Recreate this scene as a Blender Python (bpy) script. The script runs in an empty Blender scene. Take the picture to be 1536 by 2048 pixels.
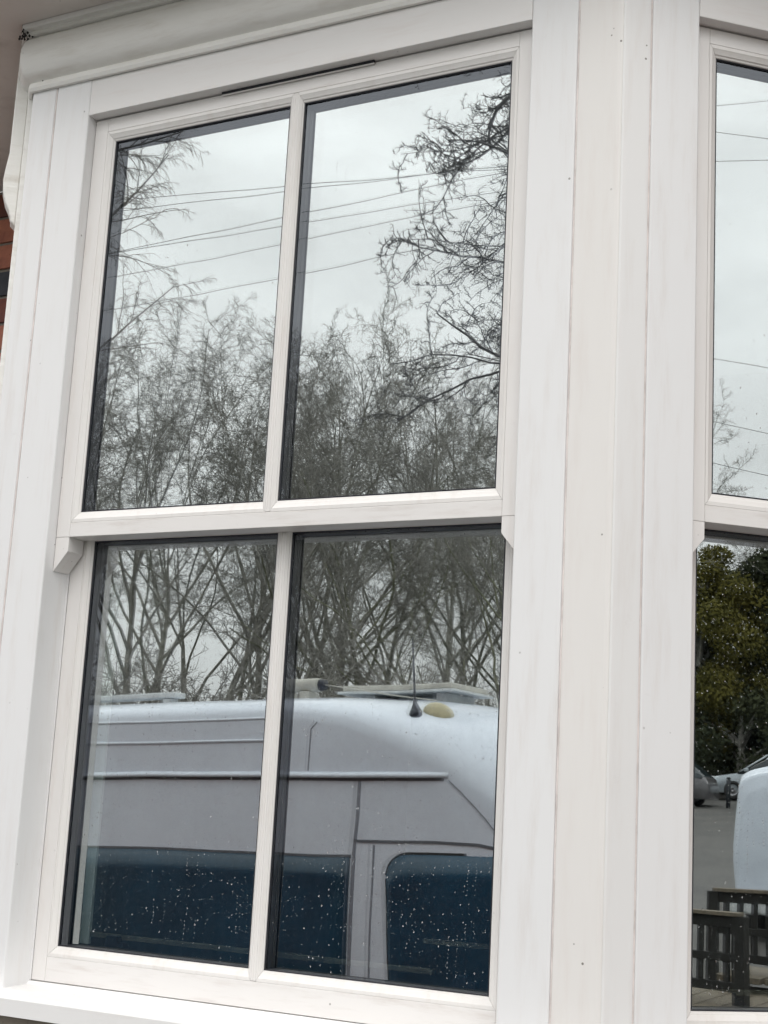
import bpy, bmesh, math, random
import numpy as np
from mathutils import Vector, Matrix

scene = bpy.context.scene
col = scene.collection
PI = math.pi

# ------------------------------------------------------------------ camera
FPX, YAW, PITCH, ROLL = 2960.6, math.radians(-28.491), math.radians(11.232), math.radians(3.0875)
cam_data = bpy.data.cameras.new("camera")
cam = bpy.data.objects.new("camera", cam_data)
col.objects.link(cam)
fw = Vector((math.sin(YAW) * math.cos(PITCH), math.cos(YAW) * math.cos(PITCH), math.sin(PITCH)))
rt = Vector((math.cos(YAW), -math.sin(YAW), 0))
up = rt.cross(fw)
r2 = rt * math.cos(ROLL) + up * math.sin(ROLL)
u2 = -rt * math.sin(ROLL) + up * math.cos(ROLL)
M = Matrix((r2, u2, -fw)).transposed().to_4x4()
M.translation = Vector((0.9347, -2.1633, 0.3507))
cam.matrix_world = M
cam_data.sensor_fit = 'VERTICAL'
cam_data.sensor_height = 24.0
cam_data.lens = FPX / 2048 * 24.0
cam_data.clip_start = 0.05
cam_data.clip_end = 2000
scene.camera = cam

# ------------------------------------------------------------------ sky, sun, exposure
SUN_EL, SUN_ROT = math.radians(52), math.radians(150)
world = bpy.data.worlds.new("World")
scene.world = world
world.use_nodes = True
wt = world.node_tree
for n in list(wt.nodes):
    wt.nodes.remove(n)
def wn(t, **k):
    n = wt.nodes.new(t)
    for a, b in k.items():
        setattr(n, a, b)
    return n
out = wn('ShaderNodeOutputWorld'); bg = wn('ShaderNodeBackground')
bg.inputs['Strength'].default_value = 0.1
sky = wn('ShaderNodeTexSky', sky_type='NISHITA', sun_disc=False)
sky.sun_elevation = SUN_EL; sky.sun_rotation = SUN_ROT
tc = wn('ShaderNodeTexCoord'); sep = wn('ShaderNodeSeparateXYZ')
wt.links.new(tc.outputs['Generated'], sep.inputs[0])
grad = wn('ShaderNodeMapRange')            # overcast luminance rises from horizon to zenith
grad.inputs['From Min'].default_value = 0.0; grad.inputs['From Max'].default_value = 1.0
SKY_L = 27.0
grad.inputs['To Min'].default_value = SKY_L * 0.36; grad.inputs['To Max'].default_value = SKY_L
wt.links.new(sep.outputs['Z'], grad.inputs['Value'])
mp = wn('ShaderNodeMapping'); mp.inputs['Scale'].default_value = (1, 1, 2.4)
wt.links.new(tc.outputs['Generated'], mp.inputs[0])
nz = wn('ShaderNodeTexNoise'); nz.inputs['Scale'].default_value = 4.2; nz.inputs['Detail'].default_value = 5; nz.inputs['Roughness'].default_value = 0.55
wt.links.new(mp.outputs[0], nz.inputs['Vector'])
cl = wn('ShaderNodeMapRange'); cl.inputs['From Min'].default_value = 0.3; cl.inputs['From Max'].default_value = 0.7
cl.inputs['To Min'].default_value = 0.83; cl.inputs['To Max'].default_value = 1.19
wt.links.new(nz.outputs['Fac'], cl.inputs['Value'])
mul = wn('ShaderNodeMath', operation='MULTIPLY')
wt.links.new(grad.outputs[0], mul.inputs[0]); wt.links.new(cl.outputs[0], mul.inputs[1])
comb = wn('ShaderNodeVectorMath', operation='SCALE')
comb.inputs[0].default_value = (1.0, 0.998, 0.99)
wt.links.new(mul.outputs[0], comb.inputs['Scale'])
mx = wn('ShaderNodeMix', data_type='RGBA')
mx.inputs[0].default_value = 0.94
wt.links.new(sky.outputs[0], mx.inputs[6]); wt.links.new(comb.outputs[0], mx.inputs[7])
wt.links.new(mx.outputs[2], bg.inputs['Color']); wt.links.new(bg.outputs[0], out.inputs[0])

sun_d = bpy.data.lights.new("sun", 'SUN')
sun_d.energy = 0.6; sun_d.angle = math.radians(25); sun_d.color = (1, 0.96, 0.91)
sun = bpy.data.objects.new("sun", sun_d); col.objects.link(sun)
sd = Vector((math.sin(SUN_ROT) * math.cos(SUN_EL), math.cos(SUN_ROT) * math.cos(SUN_EL), math.sin(SUN_EL)))
sun.rotation_euler = sd.to_track_quat('Z', 'Y').to_euler()

scene.view_settings.view_transform = 'Standard'
scene.view_settings.look = 'None'
scene.view_settings.exposure = 0.0
scene.view_settings.gamma = 1.0
scene.view_settings.use_curve_mapping = False
scene.render.engine = 'CYCLES'
scene.cycles.max_bounces = 12
scene.cycles.transparent_max_bounces = 16
scene.cycles.glossy_bounces = 6
scene.cycles.sample_clamp_indirect = 4
scene.cycles.use_denoising = True
scene.cycles.denoiser = 'OPENIMAGEDENOISE'
scene.cycles.denoising_prefilter = 'ACCURATE'

# ------------------------------------------------------------------ materials
class NT:
    def __init__(s, name):
        s.m = bpy.data.materials.new(name); s.m.use_nodes = True
        s.t = s.m.node_tree
        s.b = s.t.nodes['Principled BSDF']
        s.co = s.t.nodes.new('ShaderNodeTexCoord').outputs['Object']
    def n(s, t, **k):
        n = s.t.nodes.new(t)
        for a, b in k.items(): setattr(n, a, b)
        return n
    def l(s, a, b): s.t.links.new(a, b)
    def noise(s, scale, detail=4, stretch=(1, 1, 1), rough=0.6, off=(0, 0, 0)):
        mp = s.n('ShaderNodeMapping'); mp.inputs['Scale'].default_value = stretch; mp.inputs['Location'].default_value = off
        s.l(s.co, mp.inputs[0])
        z = s.n('ShaderNodeTexNoise'); z.inputs['Scale'].default_value = scale; z.inputs['Detail'].default_value = detail
        z.inputs['Roughness'].default_value = rough
        s.l(mp.outputs[0], z.inputs['Vector']); return z.outputs['Fac']
    def ramp(s, v, a, b, lo=0.0, hi=1.0):
        r = s.n('ShaderNodeMapRange', interpolation_type='SMOOTHSTEP')
        r.inputs['From Min'].default_value = a; r.inputs['From Max'].default_value = b
        r.inputs['To Min'].default_value = lo; r.inputs['To Max'].default_value = hi
        s.l(v, r.inputs['Value']); return r.outputs[0]
    def mix(s, f, a, b):
        x = s.n('ShaderNodeMix', data_type='RGBA')
        for i, v in ((0, f), (6, a), (7, b)):
            if hasattr(v, 'is_linked') or hasattr(v, 'links'): s.l(v, x.inputs[i])
            else: x.inputs[i].default_value = v if i == 0 else (*v, 1)
        return x.outputs[2]
    def bump(s, h, strength=0.2, dist=0.001):
        b = s.n('ShaderNodeBump'); b.inputs['Strength'].default_value = strength; b.inputs['Distance'].default_value = dist
        s.l(h, b.inputs['Height']); s.l(b.outputs[0], s.b.inputs['Normal'])
    def math(s, op, a, b):
        x = s.n('ShaderNodeMath', operation=op)
        for i, v in enumerate((a, b)):
            if hasattr(v, 'links'): s.l(v, x.inputs[i])
            else: x.inputs[i].default_value = v
        return x.outputs[0]

def paint(name, base, stain, amount=0.35, specks=0.5, rough=0.38, grain=True, horiz=False, ridges=False):
    k = NT(name)
    st = (1.2, 1.2, 9) if horiz else (7, 7, 0.8)
    soft = k.noise(3.2, 3)
    streak = k.noise(5.5, 6, st, 0.65, (3.1, 0.4, 1.7))
    blot = k.noise(16, 5, (1, 1, 1), 0.7, (7, 2, 5))
    f = k.math('MULTIPLY', k.ramp(streak, 0.46, 0.82), amount)
    c = k.mix(f, base, stain)
    c = k.mix(k.ramp(soft, 0.35, 0.75, 0, 0.55 * amount), c, tuple(v * 0.93 for v in base))
    c = k.mix(k.ramp(blot, 0.64, 0.85, 0, amount * 0.8), c, tuple(v * 0.8 for v in stain))
    v = k.n('ShaderNodeTexVoronoi'); v.inputs['Scale'].default_value = 34; v.inputs['Randomness'].default_value = 1
    k.l(k.co, v.inputs['Vector'])
    gate = k.noise(9, 1, (1, 1, 1), 0.5, (11, 4, 2))
    sp = k.math('MULTIPLY', k.ramp(v.outputs['Distance'], 0.05, 0.085, 1, 0), k.ramp(gate, 0.55, 0.66, 0, specks))
    c = k.mix(sp, c, (0.16, 0.14, 0.12))
    k.l(c, k.b.inputs['Base Color'])
    k.b.inputs['Roughness'].default_value = rough
    fine = k.noise(90 if grain else 140, 3, (1, 1, 0.06) if (grain and not horiz) else ((0.06, 0.06, 1) if grain else (1, 1, 1)))
    h = k.math('ADD', k.math('MULTIPLY', fine, 0.35), blot)
    if ridges:
        wv = k.noise(26, 3, (0.35, 0.35, 2.2), 0.6, (4, 9, 1))
        h = k.math('ADD', h, k.math('MULTIPLY', wv, 2.2)); k.bump(h, 0.5, 0.0022)
    else: k.bump(h, 0.22, 0.0012)
    return k.m

M_BOARD = paint("white_board_paint", (0.79, 0.785, 0.785), (0.62, 0.56, 0.52), 0.42, 0.8)
M_HEAD = paint("white_head_paint", (0.79, 0.77, 0.755), (0.66, 0.58, 0.54), 0.35, 0.45, horiz=True)
M_POST = paint("cream_post_paint", (0.77, 0.745, 0.72), (0.67, 0.60, 0.56), 0.4, 0.9)
M_POSTW = paint("white_post_paint", (0.775, 0.765, 0.755), (0.64, 0.58, 0.54), 0.42, 0.9)
M_SASH = paint("sash_paint", (0.79, 0.765, 0.745), (0.62, 0.54, 0.48), 0.4, 0.35, 0.3)
M_RAIL = paint("rail_paint", (0.79, 0.765, 0.745), (0.50, 0.43, 0.38), 0.6, 0.8, 0.3, horiz=True)
M_BEAD = paint("bead_paint", (0.78, 0.755, 0.73), (0.56, 0.48, 0.42), 0.32, 0.3, 0.28)
M_SILL = paint("sill_paint", (0.82, 0.81, 0.80), (0.68, 0.64, 0.60), 0.35, 0.5, 0.22, horiz=True)
M_COVE = paint("old_moulding_paint", (0.85, 0.835, 0.80), (0.58, 0.53, 0.46), 0.6, 1.0, 0.42, horiz=True, ridges=True)
M_SOFFIT = paint("dirty_soffit_paint", (0.72, 0.675, 0.63), (0.32, 0.27, 0.23), 0.8, 1.0, 0.6, horiz=True)
M_INNER = paint("inside_trim_paint", (0.62, 0.64, 0.58), (0.4, 0.38, 0.3), 0.4, 0.5, 0.5)

def plain(name, c, rough=0.5, metal=0.0, noise_amt=0.15, scale=20, spec=None, coat=0):
    k = NT(name)
    f = k.noise(scale, 4)
    k.l(k.mix(k.ramp(f, 0.3, 0.7, 0, 1), tuple(v * (1 - noise_amt) for v in c), tuple(min(1, v * (1 + noise_amt)) for v in c)), k.b.inputs['Base Color'])
    k.b.inputs['Roughness'].default_value = rough; k.b.inputs['Metallic'].default_value = metal
    if spec is not None: k.b.inputs['Specular IOR Level'].default_value = spec
    if coat: k.b.inputs['Coat Weight'].default_value = coat; k.b.inputs['Coat Roughness'].default_value = 0.05
    return k.m
M_CAULK = plain("groove_caulk", (0.70, 0.635, 0.61), 0.6)
M_DARKGAP = plain("dark_gap", (0.03, 0.028, 0.028), 0.8)
M_GASKET = plain("black_gasket", (0.012, 0.013, 0.02), 0.45)
M_ROOM = plain("room_wall", (0.16, 0.16, 0.16), 0.9)
M_RUBBER = plain("rubber", (0.02, 0.02, 0.02), 0.7)
M_RIM = plain("wheel_rim", (0.3, 0.3, 0.31), 0.35, 0.8)
M_VANPAINT = plain("van_white_paint", (0.63, 0.68, 0.76), 0.25, 0, 0.03, 3, coat=0.5)
M_VANSEAM_SHADOW = plain("van_seam_and_shadow", (0.10, 0.105, 0.12), 0.6)  # dark seams, and the painted shadow under the gutter lip
M_VANGLASS = plain("van_tinted_glass", (0.005, 0.040, 0.075), 0.24, 0, 0.3, 1.5)
M_CREAMPLASTIC = plain("cream_plastic", (0.50, 0.49, 0.44), 0.5)
M_DOME = plain("yellowed_dome", (0.40, 0.36, 0.22), 0.4)
M_GREYPLASTIC = plain("grey_plastic", (0.55, 0.57, 0.57), 0.5)
M_BLACK = plain("black_plastic", (0.015, 0.018, 0.03), 0.4)
M_CABLE = plain("cable_black", (0.05, 0.055, 0.06), 0.7)
M_WOODPOLE = plain("pole_wood", (0.12, 0.09, 0.06), 0.8)
M_TIMBER = plain("stained_timber", (0.012, 0.011, 0.009), 0.8, 0, 0.4, 30)
M_TIMBERTOP = plain("weathered_timber", (0.15, 0.125, 0.09), 0.75, 0, 0.3, 30)
M_BOLLARD = plain("bollard_black", (0.02, 0.025, 0.03), 0.5)
M_CARGLASS = plain("car_glass", (0.02, 0.028, 0.032), 0.08)
M_GREY = plain("car_grey_paint", (0.13, 0.125, 0.13), 0.3, 0.4, 0.05, coat=0.6)
M_SILVER = plain("car_silver_paint", (0.38, 0.42, 0.45), 0.3, 0.4, 0.05, coat=0.6)
M_NAVY = plain("car_navy_paint", (0.02, 0.035, 0.07), 0.3, 0.2, 0.05, coat=0.6)
M_BLUE = plain("car_blue_paint", (0.04, 0.17, 0.30), 0.3, 0.2, 0.05, coat=0.6)
M_LAMP = plain("lamp_lens", (0.55, 0.1, 0.05), 0.2)
M_GREYBARK = plain("grey_bark", (0.24, 0.23, 0.205), 0.9, 0, 0.35, 6)
M_TWIG = plain("twig_bark", (0.27, 0.26, 0.24), 0.9, 0, 0.3, 2)
M_MOSSBARK = plain("mossy_bark", (0.20, 0.20, 0.14), 0.95, 0, 0.4, 5)
M_NEARBARK = plain("dark_bark", (0.15, 0.148, 0.158), 0.85, 0, 0.3, 5)
M_BIRCH = plain("birch_twig", (0.27, 0.25, 0.235), 0.85, 0, 0.3, 5)

def foliage(name, c1, c2):
    k = NT(name)
    f = k.noise(0.8, 5)
    k.l(k.mix(k.ramp(f, 0.35, 0.65), c1, c2), k.b.inputs['Base Color'])
    k.b.inputs['Roughness'].default_value = 1.0; k.b.inputs['Specular IOR Level'].default_value = 0.1
    return k.m
M_LEAFOLIVE = foliage("olive_foliage", (0.085, 0.08, 0.022), (0.13, 0.115, 0.03))
M_LEAFDARK = foliage("dark_foliage", (0.030, 0.036, 0.020), (0.05, 0.055, 0.028))

def asphalt():
    k = NT("wet_asphalt")
    f = k.noise(0.5, 6, (1, 1, 1), 0.7); g = k.noise(60, 2)
    c = k.mix(k.ramp(f, 0.35, 0.7), (0.050, 0.047, 0.043), (0.085, 0.08, 0.072))
    k.l(c, k.b.inputs['Base Color']); k.b.inputs['Roughness'].default_value = 0.55
    k.bump(g, 0.4, 0.004); return k.m
def grass():
    k = NT("grass")
    f = k.noise(3, 6)
    k.l(k.mix(k.ramp(f, 0.35, 0.65), (0.03, 0.055, 0.012), (0.06, 0.10, 0.02)), k.b.inputs['Base Color'])
    k.b.inputs['Roughness'].default_value = 0.9; k.bump(k.noise(40, 3), 0.6, 0.03); return k.m
def brick_mat(name, c, dark):
    k = NT(name)
    f = k.noise(14, 6, (1, 1, 1), 0.7); s = k.noise(70, 3)
    cc = k.mix(k.ramp(f, 0.35, 0.7), c, dark); cc = k.mix(k.ramp(s, 0.6, 0.75, 0, 0.5), cc, tuple(v * 0.4 for v in c))
    k.l(cc, k.b.inputs['Base Color']); k.b.inputs['Roughness'].default_value = 0.72
    k.bump(s, 0.5, 0.003); return k.m
M_BRICK = brick_mat("red_brick", (0.48, 0.18, 0.11), (0.34, 0.12, 0.08))
M_BRICK2 = brick_mat("dark_red_brick", (0.22, 0.07, 0.045), (0.14, 0.05, 0.04))
M_BRICKBLUE = brick_mat("blue_black_brick", (0.035, 0.042, 0.052), (0.07, 0.07, 0.08))
M_MORTAR = brick_mat("mortar", (0.30, 0.26, 0.21), (0.20, 0.17, 0.14))

# glass sheets: outer face of a pane reflects a little, the coated inner pane a lot
def glass_mat(name, refl, tint_r, tint_t, wave):
    m = bpy.data.materials.new(name); m.use_nodes = True; t = m.node_tree
    for n in list(t.nodes): t.nodes.remove(n)
    o = t.nodes.new('ShaderNodeOutputMaterial'); mixs = t.nodes.new('ShaderNodeMixShader')
    g = t.nodes.new('ShaderNodeBsdfGlossy'); g.inputs['Roughness'].default_value = 0.0; g.inputs['Color'].default_value = (*tint_r, 1)
    tr = t.nodes.new('ShaderNodeBsdfTransparent'); tr.inputs['Color'].default_value = (*tint_t, 1)
    mixs.inputs[0].default_value = refl
    if wave:
        tcn = t.nodes.new('ShaderNodeTexCoord'); z = t.nodes.new('ShaderNodeTexNoise')
        z.inputs['Scale'].default_value = 2.2; z.inputs['Detail'].default_value = 1.5
        t.links.new(tcn.outputs['Object'], z.inputs['Vector'])
        b = t.nodes.new('ShaderNodeBump'); b.inputs['Strength'].default_value = 1.0; b.inputs['Distance'].default_value = wave
        t.links.new(z.outputs['Fac'], b.inputs['Height']); t.links.new(b.outputs[0], g.inputs['Normal'])
    t.links.new(tr.outputs[0], mixs.inputs[1]); t.links.new(g.outputs[0], mixs.inputs[2]); t.links.new(mixs.outputs[0], o.inputs[0])
    return m
M_GLASS_OUT = glass_mat("glass_outer_pane", 0.10, (0.86, 0.92, 1.0), (0.97, 0.985, 0.98), 0.0002)
M_GLASS_IN = glass_mat("glass_coated_pane", 0.52, (1.0, 1.0, 0.995), (0.85, 0.93, 0.97), 0.0005)
M_GLASS_CLEAR = glass_mat("glass_clear_side", 0.0, (1, 1, 1), (0.97, 0.985, 0.98), 0)
def water():
    m = bpy.data.materials.new("rain_water"); m.use_nodes = True; t = m.node_tree
    for n in list(t.nodes): t.nodes.remove(n)
    o = t.nodes.new('ShaderNodeOutputMaterial'); g = t.nodes.new('ShaderNodeBsdfGlass')
    g.inputs['IOR'].default_value = 1.33; g.inputs['Roughness'].default_value = 0.0
    tr = t.nodes.new('ShaderNodeBsdfTransparent'); mi = t.nodes.new('ShaderNodeMixShader'); mi.inputs[0].default_value = 0.72
    t.links.new(tr.outputs[0], mi.inputs[1]); t.links.new(g.outputs[0], mi.inputs[2]); t.links.new(mi.outputs[0], o.inputs[0]); return m
M_WATER = water()

# ------------------------------------------------------------------ builders
def link(name, me, mat, parent=None, loc=None, rot=None):
    o = bpy.data.objects.new(name, me); col.objects.link(o)
    if mat is not None:
        for m in (mat if isinstance(mat, (list, tuple)) else [mat]): me.materials.append(m)
    if parent is not None: o.parent = parent
    if loc is not None: o.location = loc
    if rot is not None: o.rotation_euler = rot
    return o
def mesh(name, vs, fs, mat, parent=None, smooth=False, bevel=0, loc=None, rot=None):
    me = bpy.data.meshes.new(name); me.from_pydata([tuple(v) for v in vs], [], fs); me.update()
    if smooth: me.polygons.foreach_set('use_smooth', [True] * len(me.polygons))
    o = link(name, me, mat, parent, loc, rot)
    if bevel:
        b = o.modifiers.new("bevel", 'BEVEL'); b.width = bevel; b.segments = 3; b.limit_method = 'ANGLE'; b.angle_limit = math.radians(35)
    return o
def prism(poly, axis, a, b):
    """poly: list of 2D points; axis: extruded axis; other axes in xyz order"""
    n = len(poly); vs = []
    for v in (a, b):
        for p in poly:
            q = list(p); q.insert(axis, v); vs.append(tuple(q))
    fs = [list(range(n))[::-1], list(range(n, 2 * n))] + [[i, (i + 1) % n, n + (i + 1) % n, n + i] for i in range(n)]
    return vs, fs
def boxv(x0, x1, y0, y1, z0, z1):
    return prism([(y0, z0), (y1, z0), (y1, z1), (y0, z1)], 0, x0, x1)
def fixn(o):
    bm = bmesh.new(); bm.from_mesh(o.data); bmesh.ops.recalc_face_normals(bm, faces=bm.faces); bm.to_mesh(o.data); bm.free(); return o
def box(name, x0, x1, y0, y1, z0, z1, mat, parent=None, bevel=0.0012, **k):
    v, f = boxv(x0, x1, y0, y1, z0, z1)
    return fixn(mesh(name, v, f, mat, parent, bevel=bevel, **k))
def join(parts):
    V, F = [], []
    for v, f in parts:
        o = len(V); V += list(v); F += [[i + o for i in q] for q in f]
    return V, F
def empty(name, label, cat, loc=(0, 0, 0), rz=0.0, group=None):
    o = bpy.data.objects.new(name, None); col.objects.link(o); o.location = loc; o.rotation_euler = (0, 0, rz)
    o['label'] = label; o['category'] = cat
    if group: o['group'] = group
    return o
def tag(o, label, cat, group=None, kind=None):
    o['label'] = label; o['category'] = cat
    if group: o['group'] = group
    if kind: o['kind'] = kind
    return o
def struct(o, label=None):
    o['kind'] = 'structure'
    if label: o['label'] = label
    return o
def copy_tree(o, parent=None):
    c = o.copy(); col.objects.link(c)
    if parent is not None: c.parent = parent
    for ch in [x for x in bpy.data.objects if x.parent == o]: copy_tree(ch, c)
    return c

def ring_frame(name, rect, profile, mat, parent, gap=0.0003, smooth=False):
    """mitred frame round rect=(u0,u1,z0,z1) swept with a closed profile [(inset, depth)]"""
    u0, u1, z0, z1 = rect; parts = []
    n = len(profile)
    for side in range(4):
        A, B = [], []
        for ins, d in profile:
            g = gap
            if side == 0: a, b = (u0 + ins + g, d, z1 - ins), (u1 - ins - g, d, z1 - ins)
            if side == 1: a, b = (u1 - ins, d, z1 - ins - g), (u1 - ins, d, z0 + ins + g)
            if side == 2: a, b = (u1 - ins - g, d, z0 + ins), (u0 + ins + g, d, z0 + ins)
            if side == 3: a, b = (u0 + ins, d, z0 + ins + g), (u0 + ins, d, z1 - ins - g)
            A.append(a); B.append(b)
        parts.append((A + B, [list(range(n)), list(range(n, 2 * n))[::-1]] + [[i, n + i, n + (i + 1) % n, (i + 1) % n] for i in range(n)]))
    v, f = join(parts)
    return fixn(mesh(name, v, f, mat, parent))

def tube(name, pts, rad, mat, parent, seg=10):
    P = [Vector(p) for p in pts]; V, F = [], []
    rad = rad if isinstance(rad, (list, tuple)) else [rad] * len(P)
    for i, p in enumerate(P):
        d = (P[min(i + 1, len(P) - 1)] - P[max(i - 1, 0)]).normalized()
        a = Vector((0, 0, 1)) if abs(d.z) < 0.9 else Vector((1, 0, 0))
        e1 = d.cross(a).normalized(); e2 = d.cross(e1)
        for k in range(seg):
            t = 2 * PI * k / seg; V.append(p + (e1 * math.cos(t) + e2 * math.sin(t)) * rad[i])
    for i in range(len(P) - 1):
        for k in range(seg): F.append([i * seg + k, i * seg + (k + 1) % seg, (i + 1) * seg + (k + 1) % seg, (i + 1) * seg + k])
    F += [list(range(seg))[::-1], list(range((len(P) - 1) * seg, len(P) * seg))]
    return fixn(mesh(name, V, F, mat, parent, smooth=True))

def drops(name, parent, rect, y, count, rnd, cluster=0.5, rmin=0.00045, rmax=0.0013, hang=None):
    """raindrops on the outer face of a pane: flattened domes, some run a little"""
    V, F = [], []
    u0, u1, z0, z1 = rect
    cl = [(rnd.uniform(u0, u1), rnd.uniform(z0, z1)) for _ in range(max(2, count // 25))]
    def dome(cx, cz, r, ez, depth):
        o = len(V); seg, rings = 8, 3
        for j in range(rings):
            a = j / rings * PI / 2
            for i in range(seg):
                t = 2 * PI * i / seg
                V.append((cx + r * math.cos(a) * math.cos(t), y - depth * math.sin(a), cz + r * ez * math.cos(a) * math.sin(t)))
        V.append((cx, y - depth, cz))
        for j in range(rings - 1):
            for i in range(seg):
                F.append([o + j * seg + i, o + j * seg + (i + 1) % seg, o + (j + 1) * seg + (i + 1) % seg, o + (j + 1) * seg + i])
        for i in range(seg): F.append([o + (rings - 1) * seg + i, o + (rings - 1) * seg + (i + 1) % seg, o + rings * seg])
        F.append([o + i for i in range(seg)][::-1])
    for k in range(count):
        if rnd.random() < cluster:
            c = rnd.choice(cl); cx = c[0] + rnd.gauss(0, 0.03); cz = c[1] + rnd.gauss(0, 0.05)
        else:
            cx, cz = rnd.uniform(u0, u1), rnd.uniform(z0, z1)
        r = rmin + (rmax - rmin) * rnd.random() ** 2.6
        if not (u0 + r < cx < u1 - r and z0 + r < cz < z1 - 2 * r): continue
        dome(cx, cz, r, rnd.uniform(0.95, 1.5), r * rnd.uniform(0.45, 0.65))
    for k in range(max(1, count // 70)):          # short runs of small drops one above another
        cx = rnd.uniform(u0 + 0.01, u1 - 0.01); cz = rnd.uniform(z0 + 0.05, z1 - 0.02)
        for j in range(rnd.randint(4, 12)):
            cz -= rnd.uniform(0.004, 0.011); cx += rnd.gauss(0, 0.0006)
            if cz < z0 + 0.004: break
            dome(cx, cz, rnd.uniform(0.0004, 0.0010), rnd.uniform(1.0, 2.0), 0.0005)
    if hang:
        for k in range(hang):
            cx = rnd.uniform(u0 + 0.003, u1 - 0.003); r = rnd.uniform(0.0012, 0.0026)
            dome(cx, z1 - 0.0006, r, rnd.uniform(0.7, 1.3), r * 0.5)
    o = mesh(name, V, F, M_WATER, parent, smooth=True); o['kind'] = 'stuff'
    return fixn(o)

# ------------------------------------------------------------------ ground and setting
def gz(x, y):
    z = -1.57 + 0.036 * x
    if x > 10: z += 0.0012 * (x - 10) ** 2 * (1 if x < 20 else 0) + (0.12 + 0.031 * (x - 20) if x >= 20 else 0)
    if x < -8: z = -1.57 - 0.288 + 0.012 * (x + 8)
    return z
def sheet(name, xs, ys, dz, mat):
    V = [(x, y, gz(x, y) + dz) for y in ys for x in xs]; nx = len(xs)
    F = [[j * nx + i, j * nx + i + 1, (j + 1) * nx + i + 1, (j + 1) * nx + i] for j in range(len(ys) - 1) for i in range(nx - 1)]
    return mesh(name, V, F, mat, smooth=True)
struct(sheet("ground", list(np.linspace(-300, -20, 12)) + list(np.linspace(-14, 70, 60)) + list(np.linspace(80, 300, 8)), list(np.linspace(-300, 200, 26)), -0.004, grass()))
struct(sheet("road", list(np.linspace(-60, 58, 80)), [-19, -12, -6, 0, 8], 0.0, asphalt()))
g = box("kerb", -60, 58, -19.15, -19.0, -0.02, 0.12, M_MORTAR, None, 0)
me = g.data
bm = bmesh.new(); bm.from_mesh(me); bmesh.ops.bisect_plane  # keep as one long strip following the slope
bm.free()
KV, KF = [], []
xs = np.linspace(-60, 58, 60)
for i in range(59):
    o = len(KV)
    for x in (xs[i], xs[i + 1]):
        for (y, z) in ((-19.15, -0.1), (-19.0, -0.1), (-19.0, 0.12), (-19.15, 0.12)): KV.append((x, y, gz(x, y) + z))
    KF += [[o, o + 1, o + 5, o + 4], [o + 1, o + 2, o + 6, o + 5], [o + 2, o + 3, o + 7, o + 6], [o + 3, o, o + 4, o + 7]]
bpy.data.objects.remove(g)
struct(mesh("kerb", KV, KF, M_MORTAR))

# ------------------------------------------------------------------ bay window: frame boards and corner post
PHI = math.radians(44.74)
XC = 0.1665                      # corner between the two faces
W1, ZT = 0.974, 1.70             # opening of the facing window
OV = 0.142; W2 = 0.60            # opening on the angled face
TOPZ, BOTZ = 1.905, -0.012
def groove_board_pair(parent, u0, ug, u1, mats, z0=BOTZ, z1=TOPZ, y1=0.075):
    pass
bay = empty("bay_window_frame", "white painted boards and posts framing the bay window around both sashes", "window frame", (0, 0, 0))
# left jamb: two boards with a caulked joint between them
box("jamb_board", -1.1305, -1.0672, 0.0, 0.06, BOTZ, TOPZ, M_BOARD, bay, 0.0025)
box("jamb_board", -1.0636, -0.974, 0.0, 0.0785, BOTZ, TOPZ, M_BOARD, bay, 0.0035)
box("caulk_strip", -1.0669, -1.0639, 0.0012, 0.05, BOTZ, TOPZ, M_CAULK, bay, 0.0003)
# head board
box("head_board", -0.9737, -0.0003, 0.0005, 0.0245, ZT, 1.7785, M_HEAD, bay, 0.0015)
box("head_lining", -0.9737, -0.0003, 0.0245, 0.14, 1.7005, 1.7785, M_HEAD, bay, 0.0008)
# trickle vent slot under the head
box("trickle_vent", -0.66, -0.322, 0.0195, 0.0247, 1.6945, 1.7003, M_GASKET, bay, 0.0003)
box("vent_lip", -0.66, -0.322, 0.0202, 0.0232, 1.6925, 1.6947, M_SASH, bay, 0.0003)
# right jamb board
box("jamb_board", 0.0, 0.0852, 0.0, 0.0785, BOTZ, TOPZ, M_BOARD, bay, 0.003)
box("caulk_strip", 0.0855, 0.0887, 0.0014, 0.05, BOTZ, TOPZ, M_CAULK, bay, 0.0003)
# corner post in two facets (plan polygon), joined by a softened arris
def angled(u, d):
    c, s = math.cos(PHI), math.sin(PHI)
    return (XC + u * c - d * s, u * s + d * c)
ccx, ccy = XC, 0.0
pL = [(0.089, 0.0), (XC - 0.008, 0.0), (XC - 0.0035, 0.0004), (XC, 0.0018)]
pin = (XC - 0.028, 0.06)
v, f = prism([(0.089, 0.0), (XC - 0.009, 0.0), (XC - 0.004, 0.0006), (XC - 0.0004, 0.0020), (XC - 0.024, 0.0600), (0.089, 0.06)], 2, BOTZ, TOPZ)
fixn(mesh("post_facet", v, f, M_POST, bay, bevel=0.0008))
a1 = angled(0.009, 0); a2 = angled(0.0505, 0); a3 = angled(0.0505, 0.06); a4 = angled(0.03, 0.06)
v, f = prism([(XC - 0.0004, 0.0020), (XC + 0.003, 0.0032), a1, a2, a3, (XC - 0.024, 0.0600)], 2, BOTZ, TOPZ)
fixn(mesh("post_facet", v, f, M_POSTW, bay, bevel=0.0008))
def abox(name, u0, u1, d0, d1, z0, z1, mat, parent, bevel=0.002):
    p = [angled(u0, d0), angled(u1, d0), angled(u1, d1), angled(u0, d1)]
    v, f = prism(p, 2, z0, z1); return fixn(mesh(name, v, f, mat, parent, bevel=bevel))
abox("caulk_strip", 0.0508, 0.0539, 0.0014, 0.05, BOTZ, TOPZ, M_CAULK, bay, 0.0003)
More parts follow.
